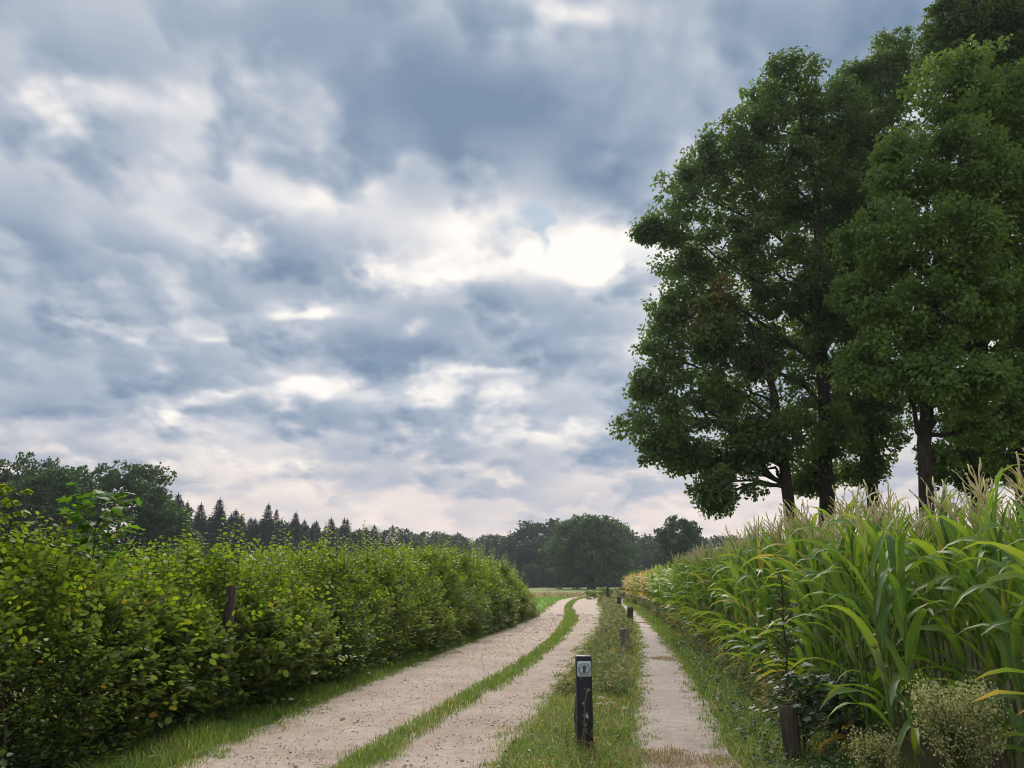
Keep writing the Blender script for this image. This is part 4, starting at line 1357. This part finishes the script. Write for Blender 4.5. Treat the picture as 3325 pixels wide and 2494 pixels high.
# the rest of the field
cg = Geo("rnd", "across", "dry")
tg = Geo("rnd")
for i, (x, y, row) in enumerate(rest):
    far_ = y > 24
    hf = R.uniform(.86, 1.0) * np.interp(y, [20, 45, 72], [1, .95, .85])
    dry = np.interp(y, [34, 56], [0, .30]) * R.uniform(.3, 1.3) + (R.uniform(.1, .35) if y > 40 and R.uniform() < .4 else 0)
    src = bl_far
    az0, k = R.uniform(0, 6.28), 0
    plan = [("low", .3), ("mid", .42), ("mid", .55), ("mid", .67), ("mid", .77), ("up", .86), ("up", .95)] if row < 3 else [("mid", .62), ("mid", .75), ("up", .85), ("up", .95)]
    tone = R.uniform(0, .8)
    for kind, f in plan:
        V, q, T, D = src[kind][R.randint(len(src[kind]))]
        a = az0 + math.pi * k + R.normal(0, .4)
        c_, s_ = math.cos(a), math.sin(a)
        W = V * (hf * R.uniform(.85, 1.12))
        W = np.stack([W[:, 0] * c_ - W[:, 1] * s_ + x, W[:, 0] * s_ + W[:, 1] * c_ + y, W[:, 2] + 1.95 * f * hf], -1)
        cg.add(W, q, None, rnd=min(1., tone * .7 + R.uniform(0, .3) + dry * .4), across=T, dry=np.clip(D + dry, 0, 1))
        k += 1
    if row < 6 or i % 2:
        b = np.array([x, y, 1.9 * hf])
        for j in range(4 if row < 6 else 2):
            a = R.uniform(0, 6.28)
            e = b + (np.array([R.normal(0, .03), R.normal(0, .03), .42]) if j == 0 else np.array([math.cos(a) * .12, math.sin(a) * .12, R.uniform(.2, .34)])) * hf
            w_ = .006 + .00022 * y
            s2 = np.array([w_, 0, 0])
            tg.add([b - s2 * .5, b + s2 * .5, e + s2 * .4, e - s2 * .4], [(0, 1, 2, 3)], rnd=R.uniform())
    if row < 2:
        tube(cg, [(x, y, 0), (x, y, 1.9 * hf)], [.012 + .0002 * y, .006 + .0001 * y], 3, False, rnd=.75, across=1, dry=.2)
root = tag(link("maize_crop", None, None, (0, 0, 0)), "dense maize crop stretching back along the footpath, dry and brownish at its far end", "maize", kind="stuff")
link("leaves", cg.mesh("leaves", M["corn_mass"], True), root)["kind"] = "stuff"
M["tassel_mass"] = leaf_mat("tassel_mass", [(0, (.50, .38, .23)), (1, (.68, .54, .35))], .2, .8, .1, (1.1, 1.1, .9))
link("tassels", tg.mesh("tassels", M["tassel_mass"]), root)["kind"] = "stuff"

# ================================================================== grass and weeds
def blades(geo, X, Y, Z, h, w, bend, tint):
    n = len(X)
    a = R.uniform(0, 6.28, n)
    fd = np.stack([np.cos(a), np.sin(a), np.zeros(n)], -1)
    b = R.uniform(0, 6.28, n)
    sd = np.stack([np.cos(b), np.sin(b), np.zeros(n)], -1)
    P = np.stack([X, Y, Z], -1)
    up_ = np.array([0, 0, 1.])
    m_ = P + (up_ * .58 + fd * (bend * .28)[:, None]) * h[:, None]
    e = P + (up_ * (1 - .35 * bend)[:, None] + fd * (bend * .85)[:, None]) * h[:, None]
    V = np.stack([P - sd * w[:, None], P + sd * w[:, None], m_ + sd * (w * .8)[:, None], m_ - sd * (w * .8)[:, None], e], 1).reshape(-1, 3)
    o_ = (np.arange(n) * 5)[:, None]
    geo.add(V, np.array([[0, 1, 2, 3]]) + o_, np.array([[3, 2, 4]]) + o_, rnd=np.repeat(tint, 5))


def verge_z(s, h):
    return -.03 + (h + .03) * np.sqrt(np.sin(np.pi * np.clip(s, .001, .999)))


def strip_points(n, fl, fr, y0, y1, p=1.0, over=.0, edge=1.0):
    y = y0 + (y1 - y0) * R.uniform(0, 1, n) ** p
    s = R.uniform(-over, 1 + over, n)
    x = fl(y) + (fr(y) - fl(y)) * s
    x = x + R.normal(0, .035, n)
    return x, y, s


def grass(name, label, n, fl, fr, y0, y1, p, h0, h1, zh, dryness=0.0, over=.02, wmin=.0032, tone=0.0, patch=.8, thin=None, mat="grass"):
    x, y, s = strip_points(n, fl, fr, y0, y1, p, over)
    d = fb(x, y, patch, 3, 12.0)
    if thin is not None:
        keep = R.uniform(0, 1, n) < thin(x, y, s, d)
        x, y, s, d = x[keep], y[keep], s[keep], d[keep]
    n = len(x)
    z = verge_z(s, zh) - .01
    h = R.uniform(h0, h1, n) * (1 + .45 * np.clip(d, -1, 1)) * np.where(R.uniform(0, 1, n) > .97, 1.6, 1)
    w = np.maximum(wmin, .00042 * y) * R.uniform(.7, 1.3, n)
    dr = dryness + .25 * fb(x, y, .6, 2, 21.0)
    tint = np.clip(.42 + tone + .25 * d + R.normal(0, .16, n), 0, .80)
    tint = np.where(R.uniform(0, 1, n) < np.clip(dr, .02, 1), R.uniform(.84, 1, n), tint)
    g = Geo("rnd")
    blades(g, x, y, z, h, w, R.uniform(.25, 1.35, n), tint)
    o_ = link(name, g.mesh(name, M[mat]))
    tag(o_, label, "grass", kind="stuff")
    return o_


grass("grass", "short green grass between the hedge and the sandy track", 41000, lambda y: hedge_f(y) - .25, road_l, 4, 37, 1.8, .07, .17, .05, .04, wmin=.0034,
      thin=lambda x, y, s, d: np.clip(1.6 - 1.2 * np.clip(s - .75, 0, 1) * 4 * (.5 - d), 0, 1))
grass("grass", "narrow green grass strip between the two wheel tracks", 30000, lambda y: mid_l(y), lambda y: mid_r(y), 6.9, 92, 2.3, .05, .125, .045, .04, tone=.0, over=.05, wmin=.0032,
      thin=lambda x, y, s, d: np.clip(1.3 - np.abs(s - .5) * 2.4 + d * .7, 0, 1) * np.clip((y - 6.8) / 1.0, .0, 1))
grass("grass", "green and straw-coloured grass between the track and the footpath", 55000, lambda y: road_r(y) + .06, lambda y: path_l(y) - .04, 5, 72, 2.1, .05, .15, .085, .36, wmin=.0032,
      thin=lambda x, y, s, d: np.clip(1.4 - np.clip(np.abs(s - .5) - .36, 0, 1) * 6 * (.55 - d), 0, 1))
grass("grass", "green grass between the footpath and the maize", 46000, lambda y: path_r(y) + .03, lambda y: corn_f(y) + .3, 5, 72, 2.0, .05, .16, .07, .12, wmin=.0034,
      thin=lambda x, y, s, d: np.clip(1.5 - np.clip(.14 - s, 0, 1) * 8 * (.5 - d), 0, 1))
grass("crop", "low bright green crop in the field beyond the hedge", 17000, lambda y: road_l(y) - 22, lambda y: road_l(y) - .3, 37.5, 79, 1.0, .10, .22, .0, .02, wmin=.01, mat="crop")
def tufts(label, edges, n, y0, y1, p, reach):
    g = Geo("rnd")
    for f in edges:
        cy_ = y0 + (y1 - y0) * R.uniform(0, 1, n) ** p
        cx_ = f(cy_) + R.normal(0, reach, n)
        k = 22
        ci_ = np.repeat(np.arange(n), k)
        rr = R.uniform(.03, .11, n)[ci_]
        x = cx_[ci_] + R.normal(0, 1, n * k) * rr
        y = cy_[ci_] + R.normal(0, 1, n * k) * rr
        tint = np.clip(R.uniform(.2, .9, n)[ci_] + R.normal(0, .12, n * k), 0, 1)
        blades(g, x, y, np.full(n * k, .0), R.uniform(.025, .085, n * k), np.maximum(.0032, .00042 * y), R.uniform(.5, 1.5, n * k), tint)
    o_ = link("grass_tufts", g.mesh("grass_tufts", M["grass"]))
    tag(o_, label, "grass", kind="stuff")


tufts("small grass tufts creeping over the edges of the sandy track", (road_l, road_r), 330, 6.5, 60, 1.8, .10)
tufts("small grass tufts creeping over the edges of the footpath", (path_l, path_r), 420, 6.5, 60, 1.8, .06)
# rough dry meadow beyond the green field
grass("meadow_grass", "rough straw-coloured grass strip across the far meadow", 9000, lambda y: road_l(y) * 0 - 30, lambda y: road_l(y) * 0 + 34, 80, 96, 1.0, .25, .6, .0, .55, wmin=.03, mat="dry_grass")
grass("cut_grass", "dry cut grass lying across the near end of the footpath", 22000, lambda y: path_l(y) - 1.5, lambda y: path_r(y) + .6, 6.2, 8.5, 1.0, .02, .06, .03, .45, wmin=.0028, mat="dry_grass", patch=1.6,
      thin=lambda x, y, s, d: np.clip(1.25 - np.abs(y - 7.45 - .5 * d) / .42, 0, 1) * np.clip(.75 + d, 0, 1))
for yb, lab in ((16.9, "strip of dry grass crossing the footpath beside the grey post"), (31.5, "strip of dry grass crossing the footpath near the dark post")):
    grass("cut_grass", lab, 2600, lambda y: path_l(y) - .1, lambda y: path_r(y) + .1, yb - .6, yb + .6, 1.0, .02, .06, .02, .5, wmin=.005, mat="dry_grass", patch=2.0,
          thin=lambda x, y, s, d, yb=yb: np.clip(1.2 - np.abs(y - yb - .5 * d) / .28, 0, 1) * .8)


# leafy weeds: many small plants in the verges
def weed_patch(name, label, n, fl, fr, y0, y1, p, h0, h1, mat, leaf, sel=None, srange=(0, 1), per=16):
    g, st = Geo("rnd"), Geo()
    x, y, s = strip_points(n, fl, fr, y0, y1, p)
    s = srange[0] + (srange[1] - srange[0]) * R.uniform(0, 1, n)
    x = fl(y) + (fr(y) - fl(y)) * s
    if sel is not None:
        k = sel(x, y)
        x, y, s = x[k], y[k], s[k]
    n = len(x)
    h = R.uniform(h0, h1, n)
    ci = np.repeat(np.arange(n), per)
    q = R.uniform(.1, 1, n * per)
    a = R.uniform(0, 6.28, n * per)
    lean = R.normal(0, .25, (n, 2))
    P = np.stack([x[ci] + lean[ci, 0] * h[ci] * q, y[ci] + lean[ci, 1] * h[ci] * q, verge_z(s[ci], .07) + h[ci] * q], -1)
    A = np.stack([np.cos(a), np.sin(a), R.uniform(-.2, .7, n * per)], -1)
    L = leaf * np.maximum(1, y[ci] / 16) * R.uniform(.6, 1.3, n * per)
    tn = rnd(n)[ci] * .6 + rnd(n * per) * .4
    stamp(g, *LEAF_DIA, P, A, np.array([0, 0, 1.]) + R.normal(0, .4, (n * per, 3)), L, L * .5, rnd=tn)
    o_ = link(name, g.mesh(name, M[mat]))
    return tag(o_, label, "weeds", kind="stuff")


weed_patch("weeds", "brownish low weeds in the verge round the wooden posts", 1300, road_r, path_l, 11, 62, 1.5, .12, .34, "weed_leaf", .055, lambda x, y: fb(x, y, .5, 3, 31.0) > -.25, (.10, .88))
weed_patch("weeds", "brown-green weeds along the foot of the maize", 1200, path_r, lambda y: corn_f(y) + .25, 9, 66, 1.4, .15, .48, "weed_leaf", .06, None, (.45, 1.0))
weed_patch("weeds", "green broad-leaved weeds in the near verge beside the footpath", 620, path_r, lambda y: corn_f(y) + .2, 6, 20, 1.4, .04, .16, "bramble_leaf", .05, None, (.1, 1.0), 9)
weed_patch("weeds", "small leafy weeds in the near verge by the waymark post", 520, road_r, path_l, 6, 20, 1.5, .03, .12, "maple_leaf", .035, None, (.1, .95), 9)
weed_patch("weeds", "leafy undergrowth along the foot of the hedge", 1700, lambda y: hedge_f(y) - .3, road_l, 4.5, 36, 1.7, .10, .34, "bramble_leaf", .055, None, (-.0, .42), 14)
weed_patch("fallen_leaves", "brown litter along the far hedge foot", 160, lambda y: hedge_f(y), lambda y: road_l(y) + .1, 26, 40, 1.0, .01, .05, "dry_grass", .06, None, (.4, 1.0), 8)

# loose stones on the track and the path
g = Geo("rnd")
n = 9000
y = 6.2 + 34 * R.uniform(0, 1, n) ** 2.2
s = R.uniform(.02, .98, n)
onp = R.uniform(0, 1, n) < .22
x = np.where(onp, path_l(y) + (path_r(y) - path_l(y)) * s, road_l(y) + (road_r(y) - road_l(y)) * s)
r_ = R.uniform(.004, .013, n) * np.where(R.uniform(0, 1, n) > .97, 2.2, 1) * np.maximum(1, y / 16)
oc = np.array([(1, 0, 0), (0, 1, 0), (-1, 0, 0), (0, -1, 0), (0, 0, .7), (0, 0, -.5)], float)
of = np.array([(0, 1, 4), (1, 2, 4), (2, 3, 4), (3, 0, 4), (1, 0, 5), (2, 1, 5), (3, 2, 5), (0, 3, 5)])
V = (np.stack([x, y, np.full(n, .012)], -1)[:, None] + oc[None] * r_[:, None, None] * R.uniform(.6, 1.3, (n, 6, 1))).reshape(-1, 3)
g.add(V, None, (of[None] + (np.arange(n) * 6)[:, None, None]).reshape(-1, 3), rnd=np.repeat(rnd(n), 6))
tag(link("gravel", g.mesh("gravel", M["stone"])), "loose small stones scattered over the track and footpath", "gravel", kind="stuff")


# pale flowering weeds at the maize edge
def flowering_weed(label, base, h, spread, n_br, n_fl):
    root = tag(link("flowering_weed", None, None, base), label, "weed")
    st, fl_, lf = Geo(), Geo("rnd"), Geo("rnd")
    tube(st, curve_pts((0, 0, 0), (.02, 0, h * .7), 6, 0, .01), np.linspace(.010, .004, 6), 5)
    for i in range(n_br):
        f = R.uniform(.25, .7)
        a = i * 2.4
        b = np.array([.01, 0, h * f])
        ln = spread * R.uniform(.5, 1.05)
        e = np.array([math.cos(a) * ln, math.sin(a) * ln, min(h, h * f + (h * (1 - f)) * R.uniform(.45, 1.05))])
        c = curve_pts(b, e, 6, -.04, .01)
        tube(st, c, np.linspace(.004, .0015, 6), 3, False)
        q = R.uniform(.3, 1.05, n_fl) ** .7
        P = np.stack([np.interp(q, np.linspace(0, 1, 6), c[:, j]) for j in range(3)], -1) + R.normal(0, .032, (n_fl, 3))
        L = R.uniform(.010, .023, n_fl)
        stamp(fl_, *LEAF_DIA, P, rdir(n_fl) + np.array([0, 0, .7]), rdir(n_fl), L, L * .9, rnd=rnd(n_fl))
        nl = 22
        P = c[R.randint(0, 5, nl)] + R.normal(0, .02, (nl, 3))
        L = R.uniform(.03, .07, nl)
        stamp(lf, *LEAF_DIA, P, rdir(nl) + np.array([0, 0, .4]), np.array([0, 0, 1.]) + R.normal(0, .5, (nl, 3)), L, L * .22, rnd=rnd(nl))
    link("stems", st.mesh("stems", M["green_stem"]), root)
    link("leaves", lf.mesh("leaves", M["weed_leaf"]), root)
    link("blossoms", fl_.mesh("blossoms", M["pale_blossom"]), root)


flowering_weed("bushy weed with pale cream seed heads in front of the maize", (2.96, 5.62, 0), .90, .27, 60, 110)
flowering_weed("small weed with pale cream seed heads beside the thick round post", (2.80, 6.55, 0), .44, .20, 16, 80)

# dark saplings and brambles round the thick post
sapling("sapling", "slender dark-leaved sapling behind the thick round post", (2.62, 7.95, 0), 1.62, .30, 26, .075, M["bramble_leaf"], low=.30, per=5)
for lab, b, h, sp in (("dark low bramble hanging over the thick round post", (2.62, 7.62, 0), .70, .40), ("dark low bramble between the thick post and the maize", (3.02, 7.8, 0), .66, .46)):
    sapling("bramble", lab, b, h, sp, 40, .078, M["bramble_leaf"], "bramble", low=.2, per=9)

# young shrubs where the track bends away
M["shrub_leaf"] = leaf_mat("shrub_leaf", [(0, (.07, .13, .04)), (1, (.15, .22, .07))], .4, .6, .2)
shrub_crowns = [crown_mesh("crown", 71 + k, 2.4, 2.2, 22, 6, 16, .13, mt, .02) for k, mt in ((0, M["shrub_leaf"]), (1, M["weed_leaf"]))]
shrub_trunk = trunk_mesh("trunk", 1.4, .04)
for lab, (x, y, w, h), k in (("pale green young shrub where the track bends away", (7.6, 66, 1.5, 1.1), 0), ("low brown shrub beside the far footpath bend", (9.5, 70, 1.6, 1.2), 1), ("green bush at the far end of the maize", (11.6, 76, 2.4, 2.5), 0),
                             ("sparse green bush in front of the brown far shrub", (6.9, 71, 1.3, .8), 0)):
    far_tree("shrub", lab, "shrub", x, y, w, h, shrub_crowns[k], shrub_trunk, x, None, 2.4, 2.2)


# tall dead stalks standing before the waymark post
def dead_stalk(label, base, h, lean):
    root = tag(link("dry_stalk", None, None, base), label, "dead weed")
    g, l_ = Geo(), Geo("rnd")
    c = curve_pts((0, 0, 0), (lean[0], lean[1], h), 7, .01, .006)
    tube(g, c, np.linspace(.005, .002, 7), 4)
    for i in range(5):
        b = c[R.randint(1, 5)]
        tube(g, curve_pts(b, b + np.array([R.normal(0, .05), R.normal(0, .05), R.uniform(.04, .12)]), 4, 0, .004), [.0025, .002, .0015, .001], 3)
    n_ = 26
    P = c[R.randint(2, 7, n_)] + R.normal(0, .010, (n_, 3))
    L = R.uniform(.010, .03, n_)
    stamp(l_, *LEAF_DIA, P, rdir(n_) + np.array([0, 0, .5]), rdir(n_), L, L * .5, rnd=rnd(n_))
    link("stem", g.mesh("stem", M["dry_stem"]), root)
    link("seeds", l_.mesh("seeds", M["dry_grass"]), root)


dead_stalk("tall dry brown stalk in front of the waymark post, leaning", (.60, 7.45, 0), .62, (.07, .0))
dead_stalk("straight dry brown stalk in front of the waymark post", (.64, 7.35, 0), .44, (-.01, .02))
dead_stalk("short reddish dry stalk at the foot of the waymark post", (.70, 7.40, 0), .36, (.02, .0))
dead_stalk("dry branching stalk beside the waymark post, on the track side", (.50, 7.40, 0), .40, (-.04, .03))

# white yarrow heads in the verge
for k, (x, y) in enumerate(((1.05, 10.0), (1.12, 9.6), (1.22, 9.2), (.98, 9.5))):
    root = tag(link("yarrow", None, None, (x, y, .03)), "white flat-headed yarrow flower in the verge behind the waymark post", "flower", "white flowers in the verge")
    g, f_ = Geo(), Geo("rnd")
    tube(g, curve_pts((0, 0, 0), (.02, .01, .19), 4, 0, .004), [.003, .003, .002, .002], 4)
    n_ = 26
    P = np.stack([R.normal(.02, .024, n_), R.normal(.01, .024, n_), R.uniform(.188, .202, n_)], -1)
    stamp(f_, *LEAF_DIA, P, rdir(n_) * np.array([1, 1, .2]), np.array([0, 0, 1.]) + R.normal(0, .2, (n_, 3)), np.full(n_, .014), np.full(n_, .013), rnd=rnd(n_))
    link("stem", g.mesh("stem", M["green_stem"]), root)
    if "white_petal" not in M:
        M["white_petal"] = leaf_mat("white_petal", [(0, (.62, .62, .58)), (1, (.8, .8, .78))], .3, .7, .2, (1, 1, 1))
    link("flower_head", f_.mesh("flower_head", M["white_petal"]), root)

# ================================================================== air
m, nt, o_ = new_mat("haze")
pv_ = nt.nodes.new("ShaderNodeVolumePrincipled")
pv_.inputs["Color"].default_value = (.80, .89, 1.0, 1)
pv_.inputs["Density"].default_value = .00026
pv_.inputs["Anisotropy"].default_value = .35
nt.links.new(pv_.outputs[0], o_.inputs["Volume"])
V = [(x, y, z) for z in (-1.2, 34) for x, y in ((-220, -20), (220, -20), (220, 420), (-220, 420))]
# one closed box of air round the whole place
tag(link("haze", build_mesh("haze", V, [(3, 2, 1, 0), (4, 5, 6, 7), (0, 1, 5, 4), (1, 2, 6, 5), (2, 3, 7, 6), (3, 0, 4, 7)], None, None, m)), "thin pale haze in the air over the fields", "haze", kind="stuff")
